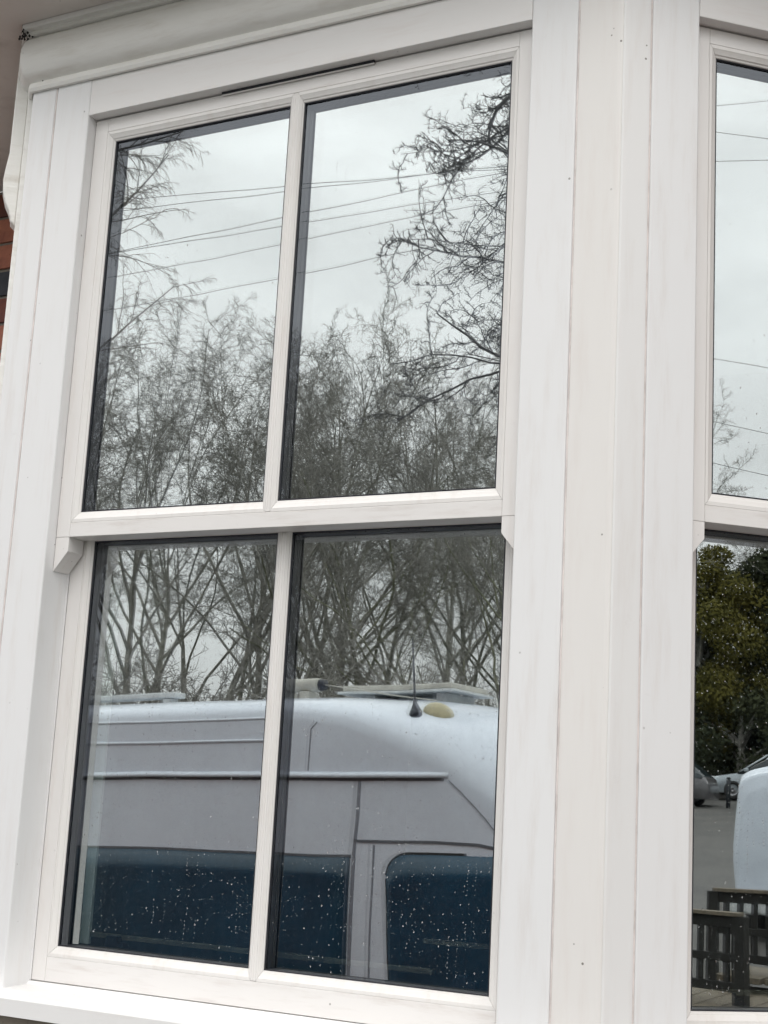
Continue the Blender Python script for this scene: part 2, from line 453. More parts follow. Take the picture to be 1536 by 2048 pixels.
abox("jamb_board", 0.0542, OV, 0.0, 0.0785, BOTZ, TOPZ, M_BOARD, bay, 0.003)
abox("head_board", OV + 0.0003, OV + W2 - 0.0003, 0.0005, 0.0245, ZT, 1.7785, M_HEAD, bay, 0.0015)
abox("head_lining", OV + 0.0003, OV + W2 - 0.0003, 0.0245, 0.14, 1.7005, 1.7785, M_HEAD, bay, 0.0008)
abox("jamb_board", OV + W2, OV + W2 + 0.108, 0.0, 0.0785, BOTZ, TOPZ, M_BOARD, bay, 0.003)
# upper fascia above the heads (behind the moulding)
box("fascia", -0.9737, -0.0003, 0.002, 0.06, 1.779, TOPZ, M_HEAD, bay, 0)
abox("fascia", OV, OV + W2, 0.002, 0.06, 1.779, TOPZ, M_HEAD, bay, 0)
# hidden left cheek of the bay, running back to the house wall
LB = [(-1.1305, 0.0), (-1.70, 0.62)]
dl = Vector((LB[1][0] - LB[0][0], LB[1][1] - LB[0][1])).normalized(); nl = Vector((-dl.y, dl.x)); nl = -nl if nl.x > 0 else nl
def cheek(s, o): return (LB[0][0] + dl.x * s + nl.x * o, LB[0][1] + dl.y * s + nl.y * o)
LL = 0.842
v, f = prism([cheek(0.001, -0.002), cheek(LL, -0.002), cheek(LL, -0.06), cheek(0.06, -0.06)], 2, BOTZ, TOPZ)
fixn(mesh("side_cheek", v, f, M_BOARD, bay))
v, f = prism([cheek(0.028, 0.009), cheek(0.1, 0.009), cheek(0.1, -0.0018), cheek(0.028, -0.0018)], 2, BOTZ, TOPZ)
fixn(mesh("edge_trim", v, f, M_COVE, bay, bevel=0.002))
# scrolled bracket on the cheek under the eaves
prof = [(0.0095, 1.905), (0.036, 1.905), (0.036, 1.66), (0.040, 1.63), (0.043, 1.60), (0.041, 1.575), (0.034, 1.55), (0.025, 1.532), (0.020, 1.517), (0.020, 1.510), (0.0095, 1.500)]
V = []; n = len(prof)
for s in (0.05, 0.085):
    for o, z in prof:
        c = cheek(s, o); V.append((c[0], c[1], z))
F = [list(range(n)), list(range(n, 2 * n))[::-1]] + [[i, n + i, n + (i + 1) % n, (i + 1) % n] for i in range(n)]
fixn(mesh("scroll_bracket", V, F, M_COVE, bay, bevel=0.003))

# cornice moulding and soffit swept round the bay
def sweep(name, profile, path, mat, parent=None, smooth=True, closed=False):
    P = [Vector(p) for p in path]; N = []
    for i in range(len(P)):
        ns = []
        for a, b in ((i - 1, i), (i, i + 1)):
            if a >= 0 and b < len(P):
                d = (P[b] - P[a]).normalized(); ns.append(Vector((d.y, -d.x)))
        if len(ns) == 2:
            m = (ns[0] + ns[1]).normalized(); m = m / m.dot(ns[0])
        else: m = ns[0]
        N.append(m)
    n = len(profile); V = []
    for p, m in zip(P, N):
        for o, z in profile: q = p + m * o; V.append((q.x, q.y, z))
    F = []
    for k in range(len(P) - 1):
        for i in range(n - (0 if closed else 1)):
            F.append([k * n + i, k * n + (i + 1) % n, (k + 1) * n + (i + 1) % n, (k + 1) * n + i])
    if closed: F += [list(range(n)), list(range((len(P) - 1) * n, len(P) * n))[::-1]]
    me = bpy.data.meshes.new(name); me.from_pydata(V, [], F); me.update()
    o = link(name, me, mat, parent); fixn(o)
    if smooth:
        for p in me.polygons: p.use_smooth = True
        try: me.set_sharp_from_angle(angle=math.radians(28))
        except Exception: pass
    return o
c44, s44 = math.cos(PHI), math.sin(PHI)
path = [(LB[1][0], LB[1][1]), (LB[0][0], LB[0][1]), (XC, 0), (XC + 0.85 * c44, 0.85 * s44)]
cor = empty("cornice_moulding", "old cream moulding under the eaves above the window heads, paint ridged and grubby", "moulding", (0, 0, 0))
ov = [(0.0035, 1.7775), (0.0075, 1.778), (0.0105, 1.785), (0.0078, 1.7955), (0.0055, 1.7985), (0.0085, 1.8005)]
for i in range(1, 13):
    a = i / 12 * PI * 0.86 - 0.25
    ov.append((0.004 + 0.030 * math.sin(max(0, a + 0.25)) ** 0.85 * 1.0, 1.8015 + (1 - math.cos(a + 0.25)) / (1 - math.cos(PI * 0.86)) * 0.093))
ov += [(0.014, 1.8985), (0.001, 1.8985), (0.001, 1.7775)]
sweep("ovolo", ov, path, M_COVE, cor, closed=True)
sweep("upper_fillet", [(0.001, 1.8990), (0.022, 1.8990), (0.025, 1.9010), (0.025, 1.9065), (0.028, 1.9080), (0.034, 1.9085), (0.036, 1.912), (0.036, 1.9195), (0.001, 1.9195)], path, M_COVE, cor, closed=True)

def clump(name, cx, cy, cz, n, spread, mat, parent, seed):
    r = random.Random(seed); parts = []
    for _ in range(n):
        x, y, z = cx + r.gauss(0, spread), cy + r.gauss(0, spread * .5), cz + r.gauss(0, spread * .5); a = r.uniform(.001, .0035)
        parts.append(([(x - a, y, z), (x, y - a, z), (x + a, y, z), (x, y + a, z), (x, y, z + a * 1.4), (x, y, z - a)], [[0, 1, 4], [1, 2, 4], [2, 3, 4], [3, 0, 4], [1, 0, 5], [2, 1, 5], [3, 2, 5], [0, 3, 5]]))
    v, f = join(parts); o = mesh(name, v, f, mat, parent); o['kind'] = 'stuff'; return o
clump("dirt_crumbs", -1.150, -0.024, 1.900, 40, 0.010, M_DARKGAP, cor, 4)
# eaves soffit: boards with open joints
sof = empty("eaves_soffit", "grubby grey brown eaves boards, flaking, over the top left corner of the bay", "soffit")
OH = 0.15
sweep("soffit_board", [(-0.02, 1.920), (0.036, 1.920), (0.036, 1.945), (-0.02, 1.945)], path, M_SOFFIT, sof, closed=True, smooth=False)
sweep("soffit_board", [(0.0372, 1.9203), (OH, 1.9203), (OH, 1.945), (0.0372, 1.945)], path, M_SOFFIT, sof, closed=True, smooth=False)
sweep("gutter_board", [(OH + 0.001, 1.905), (OH + 0.02, 1.905), (OH + 0.02, 2.05), (OH + 0.001, 2.05)], path, M_COVE, sof, closed=True, smooth=False)
sweep("soffit_backing", [(-0.3, 1.947), (OH, 1.947), (OH, 1.958), (-0.3, 1.958)], path, M_DARKGAP, sof, closed=True, smooth=False)
# flat eaves boards between the bay and the house wall, running along the house
for k in range(6):
    y0 = 0.10 + 0.0865 * k
    box("eaves_board", -4.6, -1.235 - (y0) * 0.90 - 0.02, y0, y0 + (0.083 if k < 5 else 0.1), 1.9215, 1.945, M_SOFFIT, sof, 0.003)
box("soffit_backing", -4.6, -1.2, 0.09, 0.66, 1.9468, 1.9568, M_DARKGAP, sof, 0)
box("gutter_board", -4.6, -1.62, 0.06, 0.085, 1.905, 2.05, M_COVE, sof, 0.003)

# sill
sill = empty("window_sill", "glossy white sloping sill running under the large left hand sash window", "window sill")
sp = [(-0.042, -0.0115), (-0.046, -0.0135), (-0.048, -0.018), (-0.048, -0.047), (-0.030, -0.049), (0.12, -0.049), (0.12, 0.0005), (0.070, -0.0005), (0.064, -0.0065), (0.0, -0.0085)]
# profile uses outward offsets, so depth is negative
sweep("sill_nosing", [(-d, z) for d, z in sp], path, M_SILL, sill, closed=True, smooth=False)

# brick base of the bay and house wall
bay_base = empty("bay_brick_base", "brick base of the bay with a grey cement band below the white sill", "wall")
sweep("render_band", [(0.022, -0.30), (0.022, -0.050), (-0.10, -0.050), (-0.10, -0.30)], path, M_MORTAR, bay_base, closed=True, smooth=False)
sweep("base_wall", [(0.0, -1.75), (0.0, -0.302), (-0.10, -0.302), (-0.10, -1.75)], path, M_BRICK2, bay_base, closed=True, smooth=False)
wall = empty("brick_wall", "red brick house wall with blue black bricks, seen left of the bay under the eaves", "wall")
WY = 0.62
box("mortar_bed", -9.0, -1.62, WY + 0.008, WY + 0.2, -1.9, 1.9195, M_MORTAR, wall, 0)
rw = random.Random(5)
bmesh_cache = []
def brick_me(L, i):
    v, f = boxv(-L / 2, L / 2, 0, 0.03, -0.0325, 0.0325)
    r = random.Random(i); v = [(a + r.uniform(-.0015, .0015), b + r.uniform(-.0015, .0015), c + r.uniform(-.0012, .0012)) for a, b, c in v]
    me = bpy.data.meshes.new("brick"); me.from_pydata(v, [], f); me.update(); return me
variants = {}
for kind, mat in (("r", M_BRICK), ("d", M_BRICK2), ("b", M_BRICKBLUE)):
    for L in (0.215, 0.1025):
        me = brick_me(L, len(variants)); me.materials.append(mat); variants[(kind, L)] = me
count = 0
for row in range(50):
    z = 1.876 - 0.075 * row
    x = -1.655 - (0.056 if row % 2 else 0); head = True
    x = -1.66 + (0.0 if row % 2 else -0.055)
    k = 0
    while x > -2.95 and count < 280:
        L = 0.1025 if (k % 2 == row % 2) else 0.215
        kind = 'b' if (L < 0.2 and rw.random() < 0.3) else rw.choice('rrrd')
        if row < 9: kind = 'b' if row in (3, 8) and k == 0 else rw.choice('rrd')
        # the dark header beside the frame, two courses below the soffit scroll
        o = bpy.data.objects.new("brick", variants[(kind, L)]); col.objects.link(o); o.parent = wall
        o.location = (x - L / 2, WY + rw.uniform(-0.0015, 0.0015), z); o.rotation_euler = (0, 0, rw.uniform(-0.004, 0.004))
        x -= L + 0.010; k += 1; count += 1
low_z = z
V, F = [], []
for row in range(51):
    z = -1.85 + 0.075 * row
    if z > 1.88: break
    z += 0.026
    x = -2.98 - rw.uniform(0, 0.05)
    while x > -8.9:
        L = 0.1025 if rw.random() < 0.5 else 0.215
        v, f = boxv(x - L, x, WY, WY + 0.03, z - 0.0325, z + 0.0325); o = len(V); V += v; F += [[i + o for i in q] for q in f]
        x -= L + 0.010
o = fixn(mesh("brickwork", V, F, M_BRICK, wall)); o['kind'] = 'stuff'

# ------------------------------------------------------------------ sash windows
def sash_window(label, loc, rz, W, bar, seed, ndrop, group):
    rnd = random.Random(seed)
    T = empty("sash_window", label, "sash window", loc, rz, group)
    D1, D2, TH = 0.0252, 0.0749, 0.045
    # jamb linings and parting beads, a touch proud of the boards
    for s in (0, 1):
        x0, x1 = ((-0.0005, 0.0022) if s == 0 else (W - 0.0022, W + 0.0005))
        box("parting_bead", x0, x1, D1 + TH + 0.0006, D2 - 0.0008, 0.0, ZT - 0.002, M_BOARD, T, 0.0006)
    glass_rects_all = []
    for up_ in (True, False):
        S = bpy.data.objects.new("upper_sash" if up_ else "lower_sash", None); col.objects.link(S); S.parent = T
        D = D1 if up_ else D2
        zb, zt = (0.8281, 1.6975) if up_ else (0.0008, 0.873)
        bz0, bz1 = (0.8566, 1.669) if up_ else (0.0457, 0.850)
        gz0, gz1 = (0.8781, 1.6484) if up_ else (0.0649, 0.8290)
        st = 0.0330
        c = 0.0012
        # stiles run through; rails butt between them
        box("stile", c, st, D, D + TH, zb, zt, M_SASH, S, 0.001)
        box("stile", W - st, W - c, D, D + TH, zb, zt, M_SASH, S, 0.001)
        box("rail", st + 0.0003, W - st - 0.0003, D + 0.0002, D + TH, zb, bz0 - 0.0004, M_RAIL, S, 0.001)
        box("rail", st + 0.0003, W - st - 0.0003, D + 0.0002, D + TH, bz1 + 0.0004, zt, M_RAIL, S, 0.001)
        if up_:
            for s in (0, 1):
                pts = [(c, zb - 0.0003), (st, zb - 0.0003), (st, 0.8005), (st - 0.002, 0.7975), (c + 0.001, 0.7625), (c, 0.7625)]
                if s: pts = [(W - a, b) for a, b in pts]
                v, f = prism(pts, 1, D + 0.0004, D + TH)
                fixn(mesh("sash_horn", v, f, M_SASH, S, bevel=0.0012))
        cols = []
        if bar:
            b0, b1 = W - 0.5069 * 1.0 + 0.0, W - 0.4758
            if not up_: b0, b1 = b0 + 0.005, b1 + 0.005
            b0, b1 = b0 + 0.0105, b1 - 0.0105
            cols = [(st, b0, True, False), (b1, W - st, False, True)]
        else:
            cols = [(st, W - st, True, True)]
        bd = W if bar else W
        ins = 0.0165
        for (a, b, le, re_) in cols:
            # bead rectangle: outer edge at the joint line, inner edge at the glass
            A = a + 0.0004 if le else a - 0.0 ; B = b - 0.0004 if re_ else b
            la = ins if le else 0.0; rb = ins if re_ else 0.0
            R = (A, B, bz0, bz1)
            # custom four sided bead with different insets handled through scaling of the profile
            prof = [(0.0, 0.0), (0.30, 0.0), (0.36, 0.0008), (0.55, 0.0026), (0.72, 0.0040), (0.78, 0.0058), (0.93, 0.0068), (0.98, 0.0085), (0.98, 0.0115), (0.0, 0.0115)]
            tv = gz0 - bz0; tt = bz1 - gz1
            sides = []
            m = len(prof)
            wl = ins if le else 0.0105; wr = ins if re_ else 0.0105
            def corner(t_, side_l, side_t):
                return ((A + wl * t_) if side_l else (B - wr * t_), (bz1 - tt * t_) if side_t else (bz0 + tv * t_))
            g_ = 0.0004
            for side in range(4):
                P0, P1 = [], []
                for t_, dd in prof:
                    if side == 0: p, q = corner(t_, True, True), corner(t_, False, True); p = (p[0] + g_, p[1]); q = (q[0] - g_, q[1])
                    if side == 1: p, q = corner(t_, False, True), corner(t_, False, False); p = (p[0], p[1] - g_); q = (q[0], q[1] + g_)
                    if side == 2: p, q = corner(t_, False, False), corner(t_, True, False); p = (p[0] - g_, p[1]); q = (q[0] + g_, q[1])
                    if side == 3: p, q = corner(t_, True, False), corner(t_, True, True); p = (p[0], p[1] + g_); q = (q[0], q[1] - g_)
                    P0.append((p[0], D + 0.0006 + dd, p[1])); P1.append((q[0], D + 0.0006 + dd, q[1]))
                v = P0 + P1
                f = [list(range(m)), list(range(m, 2 * m))[::-1]] + [[i, m + i, m + (i + 1) % m, (i + 1) % m] for i in range(m)]
                fixn(mesh("glazing_bead", v, f, M_BEAD, S))
            G = (A + wl, B - wr, gz0, gz1)
            # black gasket, spacer bar and inner rebate
            ring_frame("gasket", G, [(-0.010, 0.0125 + D - 0.0002 + 0.0), (0.0012, 0.0085 + D), (0.0022, 0.0095 + D), (0.0022, 0.0122 + D), (-0.010, 0.0124 + D)], M_GASKET, S, 0)
            ring_frame("spacer_bar", (G[0] - 0.009, G[1] + 0.009, G[2] - 0.009, G[3] + 0.009), [(0, D + 0.0165), (0.0105, D + 0.0165), (0.0105, D + 0.0283), (0, D + 0.0283)], M_GASKET, S, 0)
            ring_frame("inner_bead", (G[0] - 0.009, G[1] + 0.009, G[2] - 0.009, G[3] + 0.009), [(0, D + 0.0328), (0.0100, D + 0.0328), (0.0100, D + TH + 0.001), (0, D + TH + 0.001)], M_GASKET, S, 0)
            for nm, y0, y1, mt in (("glass_pane", D + 0.0124, D + 0.0162, M_GLASS_OUT), ("glass_pane", D + 0.0287, D + 0.0325, M_GLASS_IN)):
                v, f = boxv(G[0] - 0.008, G[1] + 0.008, y0, y1, G[2] - 0.008, G[3] + 0.008)
                p = fixn(mesh(nm, v, f, [mt, M_GLASS_CLEAR], S))
                for poly in p.data.polygons:
                    poly.material_index = 0 if poly.normal.y < -0.5 else 1
            nd = int(ndrop[0 if up_ else 1] * (G[1] - G[0]) / 0.42)
            drops("raindrops", S, G, D + 0.0122, nd, rnd, 0.35, hang=22)
            if up_: drops("raindrops", S, (G[0], G[1], gz0, gz0 + 0.20), D + 0.0122, nd, rnd, 0.6)
        if bar:
            # glazing bar between the panes: small flat with moulded edges, the beads lie on it
            v, f = prism([(b0, D + 0.0006), (b0, D + TH), (b1, D + TH), (b1, D + 0.0006)], 2, bz0, bz1)
            w = (b1 - b0)
            c0, c1 = b0 - 0.0, b1 + 0.0
            poly = [(c0 + 0.0004, D + 0.012), (c0 + 0.0004, D + 0.0006), (c0 + 0.0036, D + 0.0002), (c0 + 0.0044, D + 0.0012), (c1 - 0.0044, D + 0.0012), (c1 - 0.0036, D + 0.0002), (c1 - 0.0004, D + 0.0006), (c1 - 0.0004, D + 0.012)]
            v, f = prism(poly, 2, bz0 + 0.0006, bz1 - 0.0006)
            fixn(mesh("glazing_bar", v, f, M_BEAD, S))
            box("bar_core", b0 - 0.010, b1 + 0.010, D + 0.0335, D + TH, zb + 0.02, zt - 0.02, M_GASKET, S, 0)
    # inside the room, close behind the glass
    box("inner_lining", 0.045, 0.067, 0.150, 0.158, 0.066, 0.757, M_INNER, T, 0.001)
    box("inner_board", 0.069, W - 0.182, 0.150, 0.162, 0.080, 0.089, M_TIMBERTOP, T, 0.001)
    box("inner_board", W - 0.203, W - 0.06, 0.150, 0.162, 0.129, 0.137, M_TIMBERTOP, T, 0.001)
    for x in (0.125, W - 0.135):
        v, f = prism([(x, 0.068), (x + 0.045, 0.068), (x + 0.042, 0.078), (x + 0.03, 0.078), (x + 0.027, 0.088), (x + 0.004, 0.088)], 1, 0.124, 0.14)
        fixn(mesh("sash_catch", v, f, M_BLACK, T, bevel=0.001))
    return T

sash_window("large white sash window with four panes reflecting bare trees and a white van", (-W1, 0, 0), 0, W1, True, 3, (80, 950), "sash windows of the bay")
a = angled(OV, 0)
sash_window("white sash window on the angled right side, cut off by the picture edge", (a[0], a[1], 0), PHI, W2, False, 8, (90, 800), "sash windows of the bay")

q = angled(OV + 0.006, 0.0245)
nail = tube("nail", [(q[0], q[1], 0.868), (q[0] + 0.001, q[1] - 0.0015, 0.861)], 0.0013, M_DARKGAP, bay, 6)
# dark room behind the windows
RV = [(-1.12, 0.17), (-0.974, 0.17), (-0.974, 0.171)]
room = empty("room_interior", "dim grey room behind the glass of the bay", "room")
box("room_wall", -1.75, 3.2, 3.0, 3.05, -0.9, 2.3, M_ROOM, room, 0)
box("room_wall", -1.75, -1.70, 0.66, 3.0, -0.9, 2.3, M_ROOM, room, 0)
box("room_wall", 3.15, 3.20, 0.95, 3.0, -0.9, 2.3, M_ROOM, room, 0)
box("room_floor", -1.75, 3.2, 0.2, 3.0, -0.95, -0.9, M_ROOM, room, 0)
box("room_ceiling", -1.75, 3.2, 0.12, 3.0, 1.962, 2.0, M_ROOM, room, 0)
box("house_wall_right", 0.77, 6.0, 0.62, 0.85, -1.9, 2.4, M_BRICK2, wall, 0).name = "wall_return"

# ------------------------------------------------------------------ lofted vehicles
def loft(name, stations, section, mat, parent, smooth=True, caps=True):
    V, F = [], []; m = None
    for s in stations:
        ring = section(s); m = len(ring); V += [(s, y, z) for y, z in ring]
    for i in range(len(stations) - 1):
        for j in range(m - 1): F.append([i * m + j, i * m + j + 1, (i + 1) * m + j + 1, (i + 1) * m + j])
        F.append([i * m + m - 1, i * m, (i + 1) * m, (i + 1) * m + m - 1])
    if caps: F += [list(range(m))[::-1], list(range((len(stations) - 1) * m, len(stations) * m))]
    o = mesh(name, V, F, mat, parent, smooth=smooth); fixn(o)
    try: o.data.set_sharp_from_angle(angle=math.radians(50))
    except Exception: pass
    return o
def wheel(parent, x, y, z, r, w=0.22):
    V, F = [], []; seg = 28; prof = [(-w / 2, r * 0.62), (-w / 2, r * 0.93), (-w / 2 + 0.02, r), (w / 2 - 0.02, r), (w / 2, r * 0.93), (w / 2, r * 0.62)]
    for i in range(seg):
        a = 2 * PI * i / seg
        for yy, rr in prof: V.append((rr * math.cos(a), yy, rr * math.sin(a)))
    n = len(prof)
    for i in range(seg):
        for j in range(n): F.append([i * n + j, i * n + (j + 1) % n, ((i + 1) % seg) * n + (j + 1) % n, ((i + 1) % seg) * n + j])
    W_ = fixn(mesh("wheel", V, F, M_RUBBER, parent, smooth=True, loc=(x, y, z)))
    V, F = [], []
    for k in range(seg):
        a = 2 * PI * k / seg
        for rr, yy in ((r * 0.62, 0.07), (r * 0.5, 0.04), (r * 0.2, 0.075), (r * 0.18, 0.09)):
            V.append((rr * math.cos(a), yy * (1 if y > -1 else 1), rr * math.sin(a)))
    for k in range(seg):
        k2 = (k + 1) % seg
        for j in range(3): F.append([k * 4 + j, k * 4 + j + 1, k2 * 4 + j + 1, k2 * 4 + j])
    F.append([k * 4 + 3 for k in range(seg)])
    mesh("rim", V, F, M_RIM, W_, smooth=True)
    return W_

# campervan parked across the road, its side towards the window
van = empty("campervan", "white high roofed campervan with dark blue tinted side windows parked before the bay", "van", (-3.0, -4.0, 0.0), 0)
van.rotation_euler = (0, -math.radians(2.05), math.radians(3.0))
S_T = [-3.42, -3.38, -3.25, -3.0, 0.0, 0.15, 0.35, 0.55, 0.75, 0.92, 1.17, 1.45, 1.75, 2.05, 2.25, 2.36]
ZS_ = [0.50, 0.66, 0.72, 0.74, 0.74, 0.735, 0.70, 0.63, 0.55, 0.46, 0.26, 0.02, -0.25, -0.42, -0.52, -0.70]
HC_ = [0.62, 0.80, 0.87, 0.905, 0.905, 0.905, 0.90, 0.89, 0.87, 0.845, 0.78, 0.60, 0.28, -0.12, -0.32, -0.52]
WW_ = [0.90, 0.96, 0.99, 1.0, 1.0, 1.0, 1.0, 0.998, 0.99, 0.985, 0.965, 0.94, 0.90, 0.84, 0.74, 0.60]
NN_ = [3.5, 3.5, 3.4, 3.3, 3.2, 3.1, 2.9, 2.7, 2.5, 2.4, 2.3, 2.3, 2.4, 2.6, 2.8, 3.0]
def vs_(tab, s): return float(np.interp(s, S_T, tab))
def van_y(s, z):
    w = vs_(WW_, s); t = max(0.0, (z + 0.3)) * 0.018
    return w - 1.0 - t
def van_sec(s):
    w, zs, hc, nn = vs_(WW_, s), vs_(ZS_, s), vs_(HC_, s), vs_(NN_, s)
    right = []
    zb = -1.36
    for z in np.linspace(zb, zs, 9):
        right.append((w - max(0, z + 0.3) * 0.018 - 0.0, z))
    w2 = right[-1][0]
    for k in range(1, 15):
        a = k / 14 * PI / 2
        right.append((w2 * max(0, math.cos(a)) ** (2 / nn), zs + (hc - zs) * math.sin(a) ** (2 / nn)))
    full = [(y - 1.0, z) for y, z in right] + [(-y - 1.0, z) for y, z in right[::-1][1:]]
    return full
stn = sorted(set([round(float(v), 3) for v in list(np.interp(np.linspace(0, 15, 61), range(16), S_T))]))
loft("body", stn, van_sec, M_VANPAINT, van)
def side_strip(name, pts, w, mat, proud=0.004, parent=van):
    """a strip following the van side through (s,z) points"""
    V, F = [], []
    P = [Vector(p) for p in pts]
    dense = []
    for a, b in zip(P[:-1], P[1:]):
        k = max(1, int((b - a).length / 0.08))
        dense += [a + (b - a) * i / k for i in range(k)]
    dense.append(P[-1])
    for i, p in enumerate(dense):
        d = (dense[min(i + 1, len(dense) - 1)] - dense[max(i - 1, 0)]).normalized(); nn = Vector((-d.y, d.x)) * w / 2
        for q in (p + nn, p - nn):
            V.append((q.x, van_y(q.x, q.y) - 0.002, q.y)); V.append((q.x, van_y(q.x, q.y) + proud, q.y))
    for i in range(len(dense) - 1):
        a = i * 4; b = a + 4
        F += [[a + 1, a + 3, b + 3, b + 1], [a, a + 1, b + 1, b], [a + 3, a + 2, b + 2, b + 3]]
    F += [[0, 2, 3, 1], [len(V) - 4, len(V) - 3, len(V) - 1, len(V) - 2]]
    return fixn(mesh(name, V, F, mat, parent))
def side_patch(name, poly_top, poly_bot, mat, proud=0.006, nz=6):
    """window panel: columns between top and bottom (s,z) curves"""
    V, F = [], []; n = len(poly_top)
    for i in range(n):
        (s0, z0), (s1, z1) = poly_top[i], poly_bot[i]
        for k in range(nz + 1):
            t = k / nz; s = s0 + (s1 - s0) * t; z = z0 + (z1 - z0) * t
            V.append((s, van_y(s, z) + proud, z))
    for i in range(n - 1):
        for k in range(nz): F.append([i * (nz + 1) + k, (i + 1) * (nz + 1) + k, (i + 1) * (nz + 1) + k + 1, i * (nz + 1) + k + 1])
    o = fixn(mesh(name, V, F, mat, van, smooth=True))
    sm = o.modifiers.new("thick", 'SOLIDIFY'); sm.thickness = 0.008; sm.offset = 0
    return o
# gutter lip, the shadow beneath it painted as a dark strip
V, F = [], []
gs = np.linspace(-3.3, 0.92, 40)
for s in gs:
    k = 1 if s < 0.8 else max(0.15, (0.93 - s) / 0.13)
    y = van_y(s, 0.475)
    for yy, zz in ((-0.01, 0.498), (0.018 * k, 0.488), (0.024 * k, 0.478), (0.022 * k, 0.466), (-0.01, 0.466)): V.append((s, y + yy, zz))
for i in range(39):
    for j in range(4): F.append([i * 5 + j, i * 5 + j + 1, i * 5 + j + 6, i * 5 + j + 5])
fixn(mesh("gutter_lip", V, F, M_VANPAINT, van, smooth=True))
side_strip("gutter_shadow", [(-3.3, 0.459), (0.90, 0.459)], 0.013, M_VANSEAM_SHADOW, 0.003)  # shade under the lip, drawn as a dark strip on the body
for z in (0.757, 0.647):
    V, F = [], []
    for s in np.linspace(-3.2, -0.03, 30):
        y0 = van_y(s, z)
        if z > 0.74: y0 -= 0.004
        for yy, zz in ((-0.01, 0.012), (0.007, 0.006), (0.009, 0.0), (0.006, -0.006), (-0.01, -0.010)): V.append((s, y0 + yy, z + zz))
    for i in range(29):
        for j in range(4): F.append([i * 5 + j, i * 5 + j + 1, i * 5 + j + 6, i * 5 + j + 5])
    fixn(mesh("roof_rib", V, F, M_VANPAINT, van, smooth=True))
side_strip("panel_seam", [(0.145, 0.50), (0.155, 0.70), (0.19, 0.735)], 0.006, M_VANSEAM_SHADOW, 0.002)
side_strip("door_seam", [(0.435, 0.455), (0.43, 0.30), (0.415, 0.12), (0.41, -0.60), (0.42, -1.25)], 0.016, M_VANSEAM_SHADOW)
side_strip("door_seam", [(0.525, 0.155), (0.52, -0.2), (0.53, -0.8), (0.56, -1.25)], 0.008, M_VANSEAM_SHADOW)
side_strip("door_seam", [(0.43, 0.170), (0.85, 0.172), (1.08, 0.165), (1.22, 0.14), (1.32, 0.06)], 0.014, M_VANSEAM_SHADOW)
side_strip("bonnet_seam", [(0.925, 0.455), (0.98, 0.41), (1.05, 0.345), (1.12, 0.275), (1.17, 0.215)], 0.004, M_VANSEAM_SHADOW, 0.003)
# side glass
top = [(s, 0.093) for s in np.linspace(-2.9, 0.395, 24)]; bot = [(s, -0.52) for s in np.linspace(-2.9, 0.395, 24)]
side_patch("side_window", top, bot, M_VANGLASS)
side_strip("window_trim", [(-2.9, 0.100), (0.40, 0.100)], 0.012, M_VANSEAM_SHADOW, 0.008)
top, bot = [], []
for t in list(np.linspace(0, 0.16, 10)) + list(np.linspace(0.18, 1, 16)):
    st_ = 0.60 + t * 0.75; zt_ = 0.112
    e = 0.10
    if t < 0.16: zt_ = 0.112 - e * (1 - math.sqrt(max(0, 1 - (1 - t / 0.16) ** 2)))
    if t > 0.78: zt_ -= 0.16 * ((t - 0.78) / 0.22) ** 1.6
    top.append((st_ - 0.015 * 0, zt_)); bot.append((0.655 + t * 0.78, -0.60))
side_patch("cab_window", top, bot, M_VANGLASS)
side_strip("window_rubber", [(a_, b_ + 0.004) for a_, b_ in top[:18]], 0.016, M_RUBBER, 0.006)
side_strip("window_rubber", [(0.602, 0.0), (0.628, -0.3), (0.655, -0.6)], 0.016, M_RUBBER, 0.006)
# windscreen, bumper, lamps, wheels, mirror
V, F = [], []
for i, s in enumerate(np.linspace(1.30, 1.98, 8)):
    for yy in np.linspace(-0.62, 0.62, 9):
        sec = vs_(HC_, s) - (vs_(HC_, s) - vs_(ZS_, s)) * (1 - (1 - abs(yy / vs_(WW_, s)) ** vs_(NN_, s)) ** (1 / vs_(NN_, s)))
        V.append((s, yy - 1.0, sec + 0.008))
for i in range(7):
    for j in range(8): F.append([i * 9 + j, i * 9 + j + 1, (i + 1) * 9 + j + 1, (i + 1) * 9 + j])
fixn(mesh("windscreen", V, F, M_VANGLASS, van, smooth=True))
box("front_bumper", 1.95, 2.44, -1.85, -0.15, -1.42, -0.98, M_GREYPLASTIC, van, 0.05)
box("rear_bumper", -3.50, -3.36, -1.9, -0.1, -1.42, -1.22, M_GREYPLASTIC, van, 0.03)
for y in (-0.34, -1.66): box("headlamp", 2.15, 2.34, y - 0.13, y + 0.13, -0.86, -0.66, M_GREYPLASTIC, van, 0.03)
for x in (-2.35, 1.55):
    for y in (-0.12, -1.88): wheel(van, x, y, -1.33, 0.345)
box("door_mirror", 1.58, 1.70, 0.0, 0.16, -0.60, -0.30, M_BLACK, van, 0.03)
